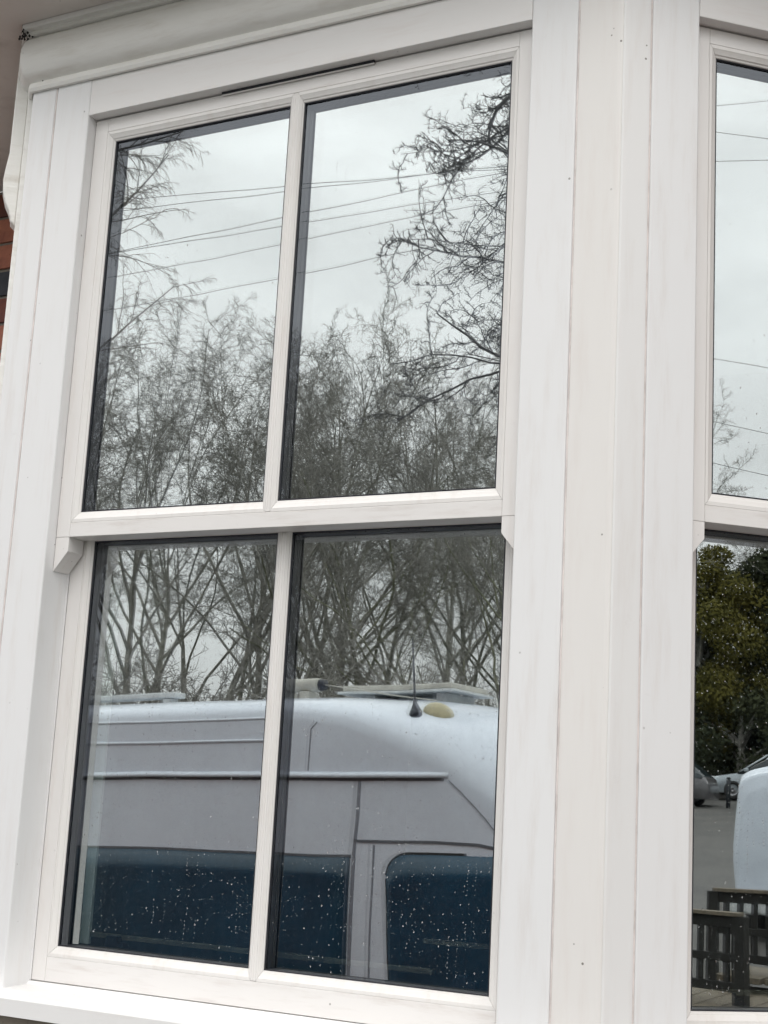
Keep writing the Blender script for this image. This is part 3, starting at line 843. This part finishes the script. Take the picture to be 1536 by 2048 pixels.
# on the roof: aerial, dome, rolled awning and bars
def van_top(s, y):
    w, zs, hc, nn = vs_(WW_, s), vs_(ZS_, s), vs_(HC_, s), vs_(NN_, s)
    w2 = w - max(0, zs + 0.3) * 0.018
    return zs + (hc - zs) * (1 - min(1, abs(y + 1) / w2) ** nn) ** (1 / nn)
zt_ = van_top(0.655, -0.17)
ae = tube("aerial", [(0.655, -0.17, zt_ - 0.02), (0.655, -0.17, zt_ + 0.012), (0.65, -0.17, zt_ + 0.05), (0.645, -0.17, zt_ + 0.08), (0.635, -0.17, zt_ + 0.22), (0.625, -0.17, zt_ + 0.38)], [0.036, 0.030, 0.012, 0.006, 0.005, 0.0035], M_BLACK, van, 12)
V, F = [], []
for i in range(9):
    a = i / 8 * PI / 2
    for k in range(20):
        t = 2 * PI * k / 20
        dx, dy = 0.085 * math.cos(a) * math.cos(t), 0.055 * math.cos(a) * math.sin(t)
        V.append((0.74 + dx, -0.25 + dy, van_top(0.74 + dx, -0.25 + dy) - 0.004 + 0.05 * math.sin(a)))
for i in range(8):
    for k in range(20): F.append([i * 20 + k, i * 20 + (k + 1) % 20, (i + 1) * 20 + (k + 1) % 20, (i + 1) * 20 + k])
fixn(mesh("roof_dome", V, F, M_DOME, van, smooth=True))
box("solar_panel", -0.12, 0.56, -1.15, -0.72, 0.962, 0.992, M_CREAMPLASTIC, van, 0.006)
box("panel_frame", -0.14, 0.58, -1.17, -0.70, 0.945, 0.959, M_GREYPLASTIC, van, 0.004)
for x in (0.0, 0.44): box("panel_foot", x, x + 0.06, -1.1, -0.76, 0.89, 0.944, M_GREYPLASTIC, van, 0.004)
tube("awning_roll", [(-0.34, -0.42, 0.965), (-0.06, -0.42, 0.965)], 0.036, M_CREAMPLASTIC, van, 14)
tube("awning_cap", [(-0.059, -0.42, 0.965), (-0.03, -0.42, 0.965)], [0.032, 0.028], M_BLACK, van, 14)
for x in (-0.30, -0.16): box("awning_bracket", x, x + 0.06, -0.47, -0.37, 0.86, 0.930, M_CREAMPLASTIC, van, 0.005)
tube("stay_wire", [(-0.03, -0.42, 0.965), (0.62, -0.45, 0.87)], 0.0035, M_CREAMPLASTIC, van, 6)
box("roof_bar", -1.90, -1.12, -0.62, -0.52, 0.935, 0.968, M_GREYPLASTIC, van, 0.008)
for x in (-1.85, -1.22): box("bar_foot", x, x + 0.06, -0.6, -0.53, 0.86, 0.934, M_GREYPLASTIC, van, 0.004)

# second van: rounded white panel van beyond the ramp
van2 = empty("panel_van", "rounded white panel van parked beyond the dark timber ramp", "van", (15.4, -3.98, gz(16, -3)), math.radians(8))
S2 = [0.0, 0.06, 0.2, 0.5, 1.2, 3.6, 4.2, 4.8]
Z2 = [1.45, 1.70, 1.80, 1.82, 1.82, 1.80, 1.1, 0.95]
H2 = [1.80, 1.98, 2.06, 2.10, 2.12, 2.10, 1.3, 1.05]
W2_ = [0.82, 0.92, 0.97, 1.0, 1.0, 1.0, 0.95, 0.8]
def sec2(s):
    w, zs, hc = (float(np.interp(s, S2, t)) for t in (W2_, Z2, H2))
    r = [(w * (0.9 + 0.1 * math.sin(min(1, (z - 0.3) / 0.9) * PI / 2)) - max(0, z - 1.0) * 0.07, z) for z in np.linspace(0.3, zs, 10)]
    w2 = r[-1][0]
    r += [(w2 * max(0, math.cos(k / 10 * PI / 2)) ** (2 / 2.8), zs + (hc - zs) * math.sin(k / 10 * PI / 2) ** (2 / 2.8)) for k in range(1, 11)]
    return [(y, z) for y, z in r] + [(-y, z) for y, z in r[::-1][1:]]
loft("body", sorted(set([round(float(v), 3) for v in np.interp(np.linspace(0, 7, 36), range(8), S2)])), sec2, M_VANPAINT, van2)
# loft is centred on y=0: shift so that its near corner stands where the picture shows it
van2.location = (15.6, -3.10, gz(16, -3) - 0.02)
box("rear_window", -0.006, 0.0, -0.25, 0.68, 1.15, 1.60, M_CARGLASS, van2, 0.002)
box("number_plate_recess", -0.012, -0.001, -0.3, 0.3, 0.66, 0.80, M_GREYPLASTIC, van2, 0.004)
box("bumper", -0.10, 0.05, -0.9, 0.9, 0.30, 0.52, M_GREYPLASTIC, van2, 0.04)
for y in (-0.70, 0.70): box("tail_lamp", -0.012, 0.02, y - 0.04, y + 0.04, 0.42, 0.56, M_LAMP, van2, 0.01)
for x in (0.9, 4.0):
    for y in (-0.85, 0.85): wheel(van2, x, y, 0.33, 0.33)

# cars in the row up the slope
def car(label, loc, rz, mat, L=4.2, H=1.47, estate=False):
    T = empty("parked_car", label, "car", loc, rz, "cars parked up the slope")
    xs_ = [0, .05, .25, .8, 1.2, 1.9, 2.6, 3.3, 3.9, 4.15, 4.2]
    hb = [.55, .68, .78, .88, .93, .95, .95, .95, .93, .85, .6]
    wb = [.55, .70, .80, .86, .88, .89, .89, .88, .85, .78, .65]
    k = L / 4.2
    def sec(s):
        h, w = np.interp(s / k, xs_, hb), np.interp(s / k, xs_, wb)
        r = [(w * 0.93, 0.22), (w * 0.99, 0.35), (w, 0.55), (w * 0.985, h * 0.85), (w * 0.94, h * 0.97), (w * 0.8, h), (w * 0.4, h + 0.01)]
        return r + [(0, h + 0.015)] + [(-y, z) for y, z in r[::-1]]
    loft("body", [v * k for v in np.linspace(0, 4.2, 34)], sec, mat, T)
    xg = [.95, 1.35, 1.75, 2.2, 3.0, 3.5 if not estate else 3.85, 4.0 if not estate else 4.12]
    hg = [.90, 1.15, 1.38, H, H, H - .12, .93]
    wg = [.78, .76, .70, .64, .63, .64, .72]
    def sg(s):
        h, w = np.interp(s / k, xg, hg), np.interp(s / k, xg, wg)
        r = [(0.84, 0.86), (w + 0.09, 1.0 if h > 1.0 else h * 0.97), (w + 0.02, max(0.9, h - 0.1)), (w - 0.05, h - 0.02), (w * 0.5, h + 0.01)]
        return r + [(0, h + 0.02)] + [(-y, z) for y, z in r[::-1]]
    loft("glasshouse", [v * k for v in np.linspace(.95, xg[-1], 24)], sg, M_CARGLASS, T)
    def sr(s):
        h, w = np.interp(s / k, xg, hg), np.interp(s / k, xg, wg)
        r = [(w + 0.0, h - 0.055), (w - 0.03, h - 0.01), (w * 0.5, h + 0.025)]
        return r + [(0, h + 0.035)] + [(-y, z) for y, z in r[::-1]]
    loft("roof", [v * k for v in np.linspace(1.85, 3.4 if not estate else 3.8, 12)], sr, mat, T)
    for y in (0.80, -0.80):
        tube("pillar", [(1.0 * k, y, 0.92), (1.9 * k, y * 0.86, H - .08)], 0.035, mat, T, 6)
        tube("pillar", [(2.55 * k, y, 0.95), (2.6 * k, y * 0.86, H - .03)], 0.03, M_BLACK, T, 6)
        box("headlamp", 0.05, 0.25, y * 0.72 - 0.1, y * 0.72 + 0.1, 0.62, 0.76, M_GREYPLASTIC, T, 0.03)
        box("door_mirror", 1.25, 1.4, y * 1.12 - 0.06, y * 1.12 + 0.06, 0.93, 1.06, mat, T, 0.03)
    for x in (0.8, 3.35):
        for y in (-0.78, 0.78): wheel(T, x * k, y, 0.31, 0.31, 0.2)
    return T
def on(x, y): return (x, y, gz(x, y))
car("dark grey hatchback at the left end of the row up the slope", on(44.0, -16.45), math.radians(88), M_GREY, 4.0)
car("silver blue estate car with large windows behind the bollards", on(49.0, -13.9), math.radians(86), M_SILVER, 4.5, 1.62, True)
car("navy saloon half hidden behind the silver blue car", on(56.5, -15.4), math.radians(80), M_NAVY, 4.4, 1.5)
car("bright blue hatchback beside the timber ramp, seen through its balusters", on(15.2, -1.9), math.radians(95), M_BLUE, 3.8, 1.42)
for i, (x, y) in enumerate(((43.6, -11.85), (43.8, -11.45), (44.3, -10.4))):
    b = empty("bollard", ["black bollard at the kerb left of the pair before the navy saloon", "black bollard at the kerb, middle one of three", "black bollard at the kerb nearest the panel van"][i], "bollard", on(x, y), 0, "bollards at the kerb")
    tube("post", [(0, 0, 0), (0, 0, 0.86), (0, 0, 0.9)], [0.07, 0.07, 0.04], M_BOLLARD, b, 12)
    tube("cap", [(0, 0, 0.9), (0, 0, 0.95)], [0.075, 0.05], M_BOLLARD, b, 12)

# timber access ramp with balustrade
ramp = empty("timber_ramp", "dark stained timber ramp with rails, balusters and worn planks", "ramp", (0, 0, 0))
def railing(p0, p1, h, tag_):
    a, b = Vector(p0), Vector(p1); d = (b - a); L = math.hypot(d.x, d.y); ang = math.atan2(d.y, d.x); sl = d.z / L
    def bar(name, z0, z1, w, mat):
        V = []
        for t in (0, 1):
            q = a + d * t
            nx, ny = -math.sin(ang) * w / 2, math.cos(ang) * w / 2
            for sx, zz in ((-1, z0), (1, z0), (1, z1), (-1, z1)): V.append((q.x + nx * sx, q.y + ny * sx, q.z + zz))
        fixn(mesh(name, V, [[0, 1, 2, 3], [7, 6, 5, 4], [0, 4, 5, 1], [1, 5, 6, 2], [2, 6, 7, 3], [3, 7, 4, 0]], mat, ramp, bevel=0.004))
    bar("handrail", h - 0.03, h, 0.12, M_TIMBERTOP)
    bar("top_rail", h - 0.12, h - 0.032, 0.045, M_TIMBER)
    bar("mid_rail", h * 0.47 - 0.03, h * 0.47 + 0.03, 0.045, M_TIMBER)
    bar("bottom_rail", 0.06, 0.13, 0.045, M_TIMBER)
    n = int(L / 0.115)
    for i in range(n + 1):
        q = a + d * (i / n)
        post = i in (0, n)
        w = 0.05 if post else 0.027
        V = []
        for zz in ((-0.35 if post else 0.131), (h - 0.0305 if post else h - 0.121)):
            for sx, sy in ((-1, -1), (1, -1), (1, 1), (-1, 1)):
                lx, ly = sx * w, sy * w * (1 if post else 0.45)
                V.append((q.x + lx * math.cos(ang) - ly * math.sin(ang), q.y + lx * math.sin(ang) + ly * math.cos(ang), q.z + zz))
        fixn(mesh("newel_post" if post else "baluster", V, [[3, 2, 1, 0], [4, 5, 6, 7]] + [[i_, (i_ + 1) % 4, 4 + (i_ + 1) % 4, 4 + i_] for i_ in range(4)], M_TIMBER, ramp))
railing((10.90, -2.82, -0.86), (11.10, -0.80, -0.86), 0.67, 0)
railing((9.90, -3.4, -0.98), (9.70, -2.25, -0.98), 0.66, 1)
for i in range(14):
    y0 = -3.3 + i * 0.19
    box("deck_plank", 9.2, 11.2, y0, y0 + 0.175, -1.05, -1.01, M_TIMBERTOP, ramp, 0.004)
for i in range(5):
    box("step_plank", 10.55 + 0.03 * i, 11.6, -2.7 + 0.4 * i, -2.33 + 0.4 * i, -0.93, -0.88, M_TIMBERTOP, ramp, 0.004)
box("ramp_skirt", 9.2, 11.2, -3.34, -0.6, -1.30, -1.055, M_TIMBER, ramp, 0.004)

# ------------------------------------------------------------------ bare trees
def grow(seed, P):
    """returns {points_per_polyline: [(pts, radii, level)]}"""
    rng = random.Random(seed); outl = []
    def rv(): return Vector((rng.gauss(0, 1), rng.gauss(0, 1), rng.gauss(0, 1)))
    def branch(p, d, L, r, lev):
        n = P['segs'][lev]; pts = [p.copy()]; rad = [r]; rend = r * P['taper'][lev]
        curl = P['curl'][lev]; trop = P['trop'][lev]
        q = p.copy(); dd = d.copy(); dirs = []
        bend = rv() * P['bend'][lev]
        for i in range(n):
            dd = dd + rv() * curl + bend + Vector((0, 0, trop)); dd.normalize()
            q = q + dd * (L / n); pts.append(q.copy()); rad.append(r + (rend - r) * ((i + 1) / n)); dirs.append(dd.copy())
        outl.append((lev, pts, rad))
        if lev + 1 < len(P['segs']):
            k = P['kids'][lev]; k = max(1, int(k * rng.uniform(0.75, 1.25)))
            for j in range(k):
                t = P['start'][lev] + (1 - P['start'][lev]) * ((j + rng.random()) / k)
                f = t * n; i = min(n - 1, int(f)); fr = f - i
                bp = pts[i].lerp(pts[i + 1], fr); br = rad[i] + (rad[i + 1] - rad[i]) * fr
                dv = dirs[i]; a = P['angle'][lev] * rng.uniform(0.65, 1.3)
                perp = dv.cross(rv()).normalized()
                nd = dv * math.cos(a) + perp * math.sin(a)
                nl_ = L * P['len'][lev] * rng.uniform(0.6, 1.15) * (1.1 - 0.55 * t)
                nr = max(P['rmin'][lev + 1], min(br * 0.75, r * P['rk'][lev] * rng.uniform(0.8, 1.1)))
                branch(bp, nd.normalized(), nl_, nr, lev + 1)
    for st in P['stems']: branch(Vector(st[0]), Vector(st[1]).normalized(), st[2], st[3], st[4] if len(st) > 4 else 0)
    return outl
def tubes_mesh(name, polys, sides):
    groups = {}
    for pts, rad in polys: groups.setdefault(len(pts), []).append((pts, rad))
    AV, AF, off = [], [], 0
    for n, lst in groups.items():
        P_ = np.array([[tuple(p) for p in a] for a, _ in lst], dtype=np.float64); R_ = np.array([b for _, b in lst])
        T_ = np.empty_like(P_); T_[:, 1:-1] = P_[:, 2:] - P_[:, :-2]; T_[:, 0] = P_[:, 1] - P_[:, 0]; T_[:, -1] = P_[:, -1] - P_[:, -2]
        T_ /= np.linalg.norm(T_, axis=2, keepdims=True) + 1e-9
        ref = np.zeros_like(T_); base = T_.mean(axis=1); ax = np.where(np.abs(base[:, 2:3]) < 0.8, np.array([[0, 0, 1.0]]), np.array([[1.0, 0, 0]]))
        ref[:] = ax[:, None, :]
        E1 = np.cross(T_, ref); E1 /= np.linalg.norm(E1, axis=2, keepdims=True) + 1e-9; E2 = np.cross(T_, E1)
        an = np.arange(sides) / sides * 2 * PI
        V = P_[:, :, None, :] + R_[:, :, None, None] * (E1[:, :, None, :] * np.cos(an)[None, None, :, None] + E2[:, :, None, :] * np.sin(an)[None, None, :, None])
        B = len(lst); V = V.reshape(-1, 3)
        b, i, k = np.meshgrid(np.arange(B), np.arange(n - 1), np.arange(sides), indexing='ij')
        a0 = (b * n + i) * sides; k2 = (k + 1) % sides
        Fq = np.stack([a0 + k, a0 + k2, a0 + sides + k2, a0 + sides + k], -1).reshape(-1, 4) + off
        AV.append(V); AF.append(Fq); off += len(V)
    V = np.concatenate(AV); Fq = np.concatenate(AF)
    me = bpy.data.meshes.new(name); me.vertices.add(len(V)); me.vertices.foreach_set('co', V.ravel().astype(np.float32))
    me.loops.add(Fq.size); me.loops.foreach_set('vertex_index', Fq.ravel().astype(np.int32))
    me.polygons.add(len(Fq)); me.polygons.foreach_set('loop_start', np.arange(0, Fq.size, 4, dtype=np.int32))
    me.polygons.foreach_set('loop_total', np.full(len(Fq), 4, dtype=np.int32)); me.polygons.foreach_set('use_smooth', np.ones(len(Fq), dtype=bool))
    me.update(calc_edges=True); me.validate(); return me
def tree_meshes(seed, P, bark, twig, split=2):
    pl = grow(seed, P)
    t = tubes_mesh("trunk", [(p, r) for l, p, r in pl if l < split], 8); t.materials.append(bark)
    c = tubes_mesh("crown", [(p, r) for l, p, r in pl if l >= split], 3); c.materials.append(twig)
    return t, c
def place_tree(name, meshes, label, cat, loc, rz, sc, group, lean=(0, 0)):
    T = empty(name, label, cat, loc, 0, group); T.rotation_euler = (lean[0], lean[1], rz); T.scale = (sc,) * 3
    for nm, me in zip(("trunk", "crown"), meshes):
        o = bpy.data.objects.new(nm, me); col.objects.link(o); o.parent = T
    return T
base = dict(segs=[14, 12, 8, 6, 4], taper=[0.07, 0.3, 0.3, 0.35, 0.4], curl=[0.05, 0.085, 0.20, 0.30, 0.36], bend=[0.0, 0.02, 0.06, 0.08, 0.10],
            trop=[0.03, 0.05, 0.04, 0.03, 0.04], kids=[10, 12, 11, 8], start=[0.44, 0.36, 0.15, 0.10], angle=[0.62, 0.62, 0.75, 0.85],
            len=[1.0, 0.44, 0.44, 0.50], rk=[0.25, 0.26, 0.38, 0.6], rmin=[0.04, 0.012, 0.0075, 0.0055, 0.0042])
def PP(**k):
    d = dict(base); d.update(k); return d
A_ = tree_meshes(11, PP(stems=[((0, 0, -0.3), (0.03, 0.0, 1), 8.6, 0.19)]), M_GREYBARK, M_TWIG)
B_ = tree_meshes(12, PP(stems=[((0, 0, -0.3), (-0.14, 0.05, 1), 8.4, 0.145), ((0.2, 0.1, -0.3), (0.24, -0.05, 1), 8.0, 0.135)], kids=[7, 12, 11, 8]), M_GREYBARK, M_TWIG)
C_ = tree_meshes(13, PP(stems=[((0, 0, -0.3), (0.05, 0.02, 1), 8.6, 0.115)], kids=[9, 12, 10, 8], angle=[0.55, 0.65, 0.8, 0.85]), M_GREYBARK, M_TWIG)
D_ = tree_meshes(14, PP(stems=[((0, 0, -0.3), (0.35, 0.0, 1), 7.0, 0.20), ((0.1, 0, 0.6), (-0.5, 0.1, 1), 6.4, 0.14)], curl=[0.06, 0.12, 0.20, 0.28, 0.3], angle=[0.8, 0.8, 0.8, 0.85]), M_MOSSBARK, M_TWIG)
kinds = {'A': (A_, "tall_bare_tree", "tall bare grey tree"), 'B': (B_, "twin_stemmed_tree", "bare twin stemmed tree"), 'C': (C_, "slender_bare_tree", "slender bare tree"), 'D': (D_, "mossy_bare_tree", "crooked bare tree with mossy limbs")}
spots = [  # az from -y (deg), distance, kind, rot, scale, where
    (-40.4, 38, 'C', 0.3, 1.012, "at the far left of the wood behind the campervan"), (-38.2, 34, 'A', 1.9, 0.949, "left of the wood, dense twigs, over the campervan tail"),
    (-36.0, 36, 'B', 4.0, 0.986, "leaning over the campervan roof bar"),
    (-33.9, 43, 'C', 5.1, 1.074, "in the back row over the middle of the campervan"), (-32.75, 33, 'A', 0.2, 0.930, "with pale trunk behind the glazing bar"),
    (-30.2, 34, 'A', 3.4, 0.967, "right of centre with the thickest trunk"),
    (-28.3, 41, 'B', 0.9, 1.021, "in the back row over the aerial"), (-27.0, 34, 'D', 2.9, 0.977, "leaning behind the aerial"),
    (-25.0, 40, 'A', 5.6, 1.004, "in the back row over the campervan cab"), (-23.6, 30, 'D', 0.5, 1.042, "with a thick trunk at the right edge"),
    (-37.3, 50, 'A', 2.9, 1.100, "far back, left of the wood"), (-31.5, 52, 'B', 5.0, 1.126, "far back behind the glazing bar"), (-26.1, 50, 'A', 4.0, 1.100, "far back near the right edge"),
    (-21.0, 37, 'B', 2.0, 0.930, "right of the wood, partly outside the reflection"), (-43.2, 35, 'A', 4.4, 0.977, "left of the wood, partly outside the reflection")]
for az, dist, k, rz, sc, where in spots:
    x, y = -0.45 + dist * math.sin(math.radians(az)), -dist * math.cos(math.radians(az))
    me_, nm, lb = kinds[k]
    hgt = max(v.co.z for v in me_[1].vertices)
    want = 1.2 + dist * math.tan(math.radians(19.0)) - gz(x, y)
    sc = want / hgt * (0.93 + 0.10 * ((abs(az) * 7.3) % 1.0)) * (0.80 if k == 'D' else 1.0)
    place_tree(nm, me_, lb + " " + where, "tree", (x, y, gz(x, y)), rz, sc, "bare trees of the wood behind the campervan")
# undergrowth shrubs along the wood edge
SH = tree_meshes(15, PP(segs=[6, 5, 4, 3], taper=[0.4, 0.4, 0.4, 0.5], curl=[0.12, 0.2, 0.28, 0.3], bend=[0.02] * 4, trop=[0.03] * 4, kids=[8, 7, 6], start=[0.15] * 3, angle=[0.6, 0.7, 0.8], len=[0.6, 0.55, 0.55], rk=[0.5, 0.5, 0.6],
                 rmin=[0.02, 0.012, 0.008, 0.006], stems=[((0.3 * math.cos(i), 0.3 * math.sin(i), 0), (0.5 * math.cos(i * 1.3), 0.5 * math.sin(i * 1.3), 1), 3.6, 0.035) for i in range(9)]), M_TWIG, M_TWIG, 1)
for i in range(9):
    az = -41 + i * 2.35; dist = 27 + (i * 7 % 5); x, y = -0.45 + dist * math.sin(math.radians(az)), -dist * math.cos(math.radians(az))
    T = place_tree("bare_shrub", SH, "bare twiggy shrub at the foot of the wood, " + ["leftmost of nine", "second from the left", "third from the left", "fourth from the left", "middle of nine", "fourth from the right", "third from the right", "second from the right", "rightmost of nine"][i], "shrub", (x, y, gz(x, y)), i * 1.7, 1.15 + 0.1 * (i % 3), "bare shrubs at the foot of the wood")
# near tree with hooked twigs, its branches hanging into the upper right of the reflection
nst = [((0, 0, -0.2), (0.02, 0.03, 1), 16.5, 0.21)]
for i in range(27):
    zz = 6.7 + i * 0.34
    nst.append(((0.01, 0.02, zz), (-0.90, 0.30 - 0.12 * (i % 4) + 0.1, 0.45 - 0.35 * (i % 3)), 2.25 + 0.25 * ((i * 5) % 4), 0.014 + 0.006 * ((i * 7) % 3), 1))
NEAR = tree_meshes(22, PP(segs=[10, 11, 9, 8, 6], taper=[0.5, 0.25, 0.3, 0.4, 0.5], curl=[0.04, 0.15, 0.22, 0.26, 0.20], bend=[0, 0.05, 0.09, 0.16, 0.28], trop=[0.0, -0.05, -0.07, -0.01, 0.16],
                          kids=[12, 11, 8, 6], start=[0.36, 0.25, 0.12, 0.10], angle=[1.2, 0.95, 0.95, 1.0], len=[0.22, 0.40, 0.42, 0.36], rk=[0.2, 0.34, 0.42, 0.6],
                          rmin=[0.05, 0.016, 0.009, 0.0055, 0.0042], stems=nst), M_NEARBARK, M_NEARBARK)
az, dist = math.radians(-18.5), 13.2
place_tree("hook_twigged_tree", NEAR, "nearer bare tree with hooked twigs reaching in from the upper right", "tree", (-0.2 + dist * math.sin(az), -dist * math.cos(az), gz(-4, -12)), 0.0, 1.0, None)
# drooping birch on the left
BIRCH = tree_meshes(31, PP(segs=[12, 9, 8, 7, 6], taper=[0.25, 0.25, 0.3, 0.4, 0.5], curl=[0.03, 0.05, 0.08, 0.10, 0.10], bend=[0, 0.01, 0.02, 0.02, 0.03], trop=[0.0, 0.0, -0.03, -0.10, -0.16],
                           kids=[22, 11, 8, 6], start=[0.2, 0.2, 0.15, 0.1], angle=[0.75, 0.55, 0.6, 0.7], len=[0.19, 0.50, 0.46, 0.50], rk=[0.22, 0.35, 0.45, 0.6],
                           rmin=[0.03, 0.014, 0.007, 0.0042, 0.003], stems=[((0, 0, -0.2), (0.05, 0.0, 1), 20.0, 0.16)]), M_BIRCH, M_BIRCH)
az, dist = math.radians(-44.9), 20
place_tree("birch_tree", BIRCH, "fine twigged birch leaning in from the upper left of the reflection", "tree", (-0.7 + dist * math.sin(az), -dist * math.cos(az), gz(-14, -14)), 0.4, 1.0, None)

# leafy evergreen trees seen in the angled window, up the slope
def leafy(seed, H, R, clumps, leaves, size, leafmat, conical=False):
    rng = np.random.default_rng(seed); V = []; 
    C_ = []
    for i in range(clumps):
        h = rng.uniform(0.08, 1.0) * H; a = rng.uniform(0, 2 * PI)
        rr = R * (1 - h / H * 0.95 if conical else math.sqrt(max(0.05, 1 - ((h / H - 0.45) / 0.58) ** 2))) * rng.uniform(0.3, 1.0)
        C_.append((rr * math.cos(a), rr * math.sin(a), h, rng.uniform(0.35, 0.75) * R * 0.5))
    C_ = np.array(C_)
    idx = rng.integers(0, clumps, leaves); d = rng.normal(size=(leaves, 3)); d /= np.linalg.norm(d, axis=1, keepdims=True)
    pos = C_[idx, :3] + d * C_[idx, 3:4] * rng.uniform(0.55, 1.0, (leaves, 1)) * np.array([1, 1, 0.7])
    t1 = rng.normal(size=(leaves, 3)); t1 /= np.linalg.norm(t1, axis=1, keepdims=True); t2 = np.cross(t1, d); t2 /= np.linalg.norm(t2, axis=1, keepdims=True) + 1e-9
    s = size * rng.uniform(0.6, 1.3, (leaves, 1))
    Vv = np.stack([pos - t1 * s, pos + t2 * s * 0.55, pos + t1 * s, pos - t2 * s * 0.55], 1).reshape(-1, 3)
    Fq = np.arange(leaves * 4).reshape(-1, 4)
    me = bpy.data.meshes.new("crown"); me.vertices.add(len(Vv)); me.vertices.foreach_set('co', Vv.ravel().astype(np.float32))
    me.loops.add(Fq.size); me.loops.foreach_set('vertex_index', Fq.ravel().astype(np.int32))
    me.polygons.add(len(Fq)); me.polygons.foreach_set('loop_start', np.arange(0, Fq.size, 4, dtype=np.int32)); me.polygons.foreach_set('loop_total', np.full(len(Fq), 4, dtype=np.int32))
    me.update(calc_edges=True); me.materials.append(leafmat)
    pts = [[Vector((0, 0, z)) for z in np.linspace(-0.3, H * 0.85, 8)]]
    polys = [(pts[0], list(np.linspace(0.28, 0.06, 8)))]
    for c in C_[::3]: polys.append(([Vector((0, 0, c[2] * 0.6)), Vector((c[0] * .5, c[1] * .5, c[2] * 0.85)), Vector(c[:3])], [0.09, 0.05, 0.02]))
    tr = tubes_mesh("trunk", polys, 6); tr.materials.append(M_GREYBARK)
    return tr, me
OL = leafy(1, 8.5, 3.6, 80, 60000, 0.075, M_LEAFOLIVE)
DK = leafy(2, 9.5, 2.9, 80, 50000, 0.075, M_LEAFDARK, True)
DK2 = leafy(3, 7.0, 3.6, 70, 50000, 0.08, M_LEAFDARK)
HD = leafy(4, 3.4, 3.6, 40, 12000, 0.10, M_LEAFDARK)
for i, (ms, nm, lb, x, y, rz, sc) in enumerate([
    (OL, "olive_leafed_tree", "rounded olive green tree rising left of the cars up the slope", 55, -16.2, 0.0, 1.08),
    (DK, "dark_conifer", "dark conifer right of the olive green tree", 57, -10.4, 1.0, 0.8),
    (DK2, "dark_evergreen", "low dark evergreen behind the silver blue car", 58, -13.6, 2.0, 1.3),
    (OL, "olive_leafed_tree", "second olive green tree further left up the slope", 53, -23.5, 2.2, 0.85),
    (DK2, "dark_evergreen", "dark evergreen far right of the cars", 56, -4.0, 0.7, 0.9),
    (DK, "dark_conifer", "dark conifer furthest left up the slope", 56, -30, 0.2, 0.9),
    (OL, "olive_leafed_tree", "olive green tree furthest right up the slope", 58, 2.5, 1.2, 0.8)]):
    place_tree(nm, ms, lb, "tree", on(x, y), rz, sc, "evergreen trees up the slope")
for i in range(7):
    x, y = 54 - (i % 2), -32 + i * 6.0
    place_tree("evergreen_hedge_bush", HD, "dark hedge bush behind the car park, " + ["leftmost", "second from the left", "third from the left", "middle one", "third from the right", "second from the right", "rightmost"][i], "bush", on(x, y), i * 0.9, 1.0, "hedge bushes behind the car park")
for i, (me_, x, y, rz, sc) in enumerate([(C_, 62, -15.5, 1, 0.95), (A_, 66, -9.5, 2, 0.85), (C_, 60, -12.4, 3, 0.85), (A_, 64, -21, 4, 1.0), (C_, 37.6, -11.3, 2, 0.93)]):
    place_tree("bare_tree_up_slope".replace("_up_slope", ""), me_, ["bare tree behind the rounded olive tree up the slope", "bare tree behind the dark conifer up the slope", "thin bare tree over the silver blue car", "bare tree far left up the slope", "slender bare tree nearest the car park, in front of the olive tree"][i], "tree", on(x, y), rz, sc, "bare trees up the slope")

# ------------------------------------------------------------------ overhead cables between poles
def cable(p, q, sag, r, label, n=24):
    p, q = Vector(p), Vector(q)
    pts = [p.lerp(q, i / n) - Vector((0, 0, sag * 4 * (i / n) * (1 - i / n))) for i in range(n + 1)]
    o = tube("overhead_cable", pts, r, M_CABLE, None, 6)
    tag(o, label, "cable", "overhead cables"); return o
street = [(9.72, 9.68, -0.08), (9.31, 9.33, 0.045), (9.15, 9.13, 0.006), (8.94, 8.84, 0.045), (8.40, 8.30, 0.052), (9.70, 9.60, -0.045)]
names = ["topmost cable of the street line, sloping", "second cable from the top of the street line", "third cable of the street line, level", "fourth cable of the street line", "lowest cable of the street line", "thin cable crossing the topmost one of the street line"]
for (z1, z2, slp), nm in zip(street, names):
    z = (z1 + z2) / 2
    cable((-42, -16, z + slp * (-32) + 0.35), (18, -16, z + slp * 28 + 0.35), 0.36, 0.0045, nm)
over = [((-7.8, 16.09), (-6.77, 16.02), "topmost service cable over the car park"), ((-7.8, 15.40), (-6.77, 15.09), "second service cable over the car park"), ((-7.79, 14.72), (-6.77, 14.57), "third service cable over the car park"),
        ((-7.82, 10.21), (-6.76, 9.74), "fourth service cable, sloping down to the right"), ((-7.61, 8.72), (-6.75, 8.27), "fifth service cable, sloping down to the right"), ((-7.5, 7.78), (-6.75, 7.31), "lowest service cable, sloping down to the right")]
for (y1, z1), (y2, z2), nm in over:
    s_ = (z2 - z1) / (y2 - y1)
    s_ = max(-0.3, min(0.3, s_))
    ya, yb = -20, 8
    cable((28, ya, z1 + s_ * (ya - y1)), (28, yb, z1 + s_ * (yb - y1)), 0.05, 0.006, nm)
for (x, y), lb in (((-42, -16), "wooden pole at the left end of the street line"), ((18, -16), "wooden pole at the right end of the street line"), ((28, -20), "wooden pole at the near end of the service cables"), ((28, 8), "wooden pole at the far end of the service cables")):
    T = empty("utility_pole", lb, "pole", on(x, y), 0, "utility poles")
    Hh = 12.6 if x != 28 else 19.5
    tube("pole", [(0, 0, -0.3), (0, 0, Hh)], [0.17, 0.11], M_WOODPOLE, T, 12)
    box("crossarm", -0.06, 0.06, -0.9, 0.9, Hh - 0.7, Hh - 0.58, M_WOODPOLE, T, 0.005)
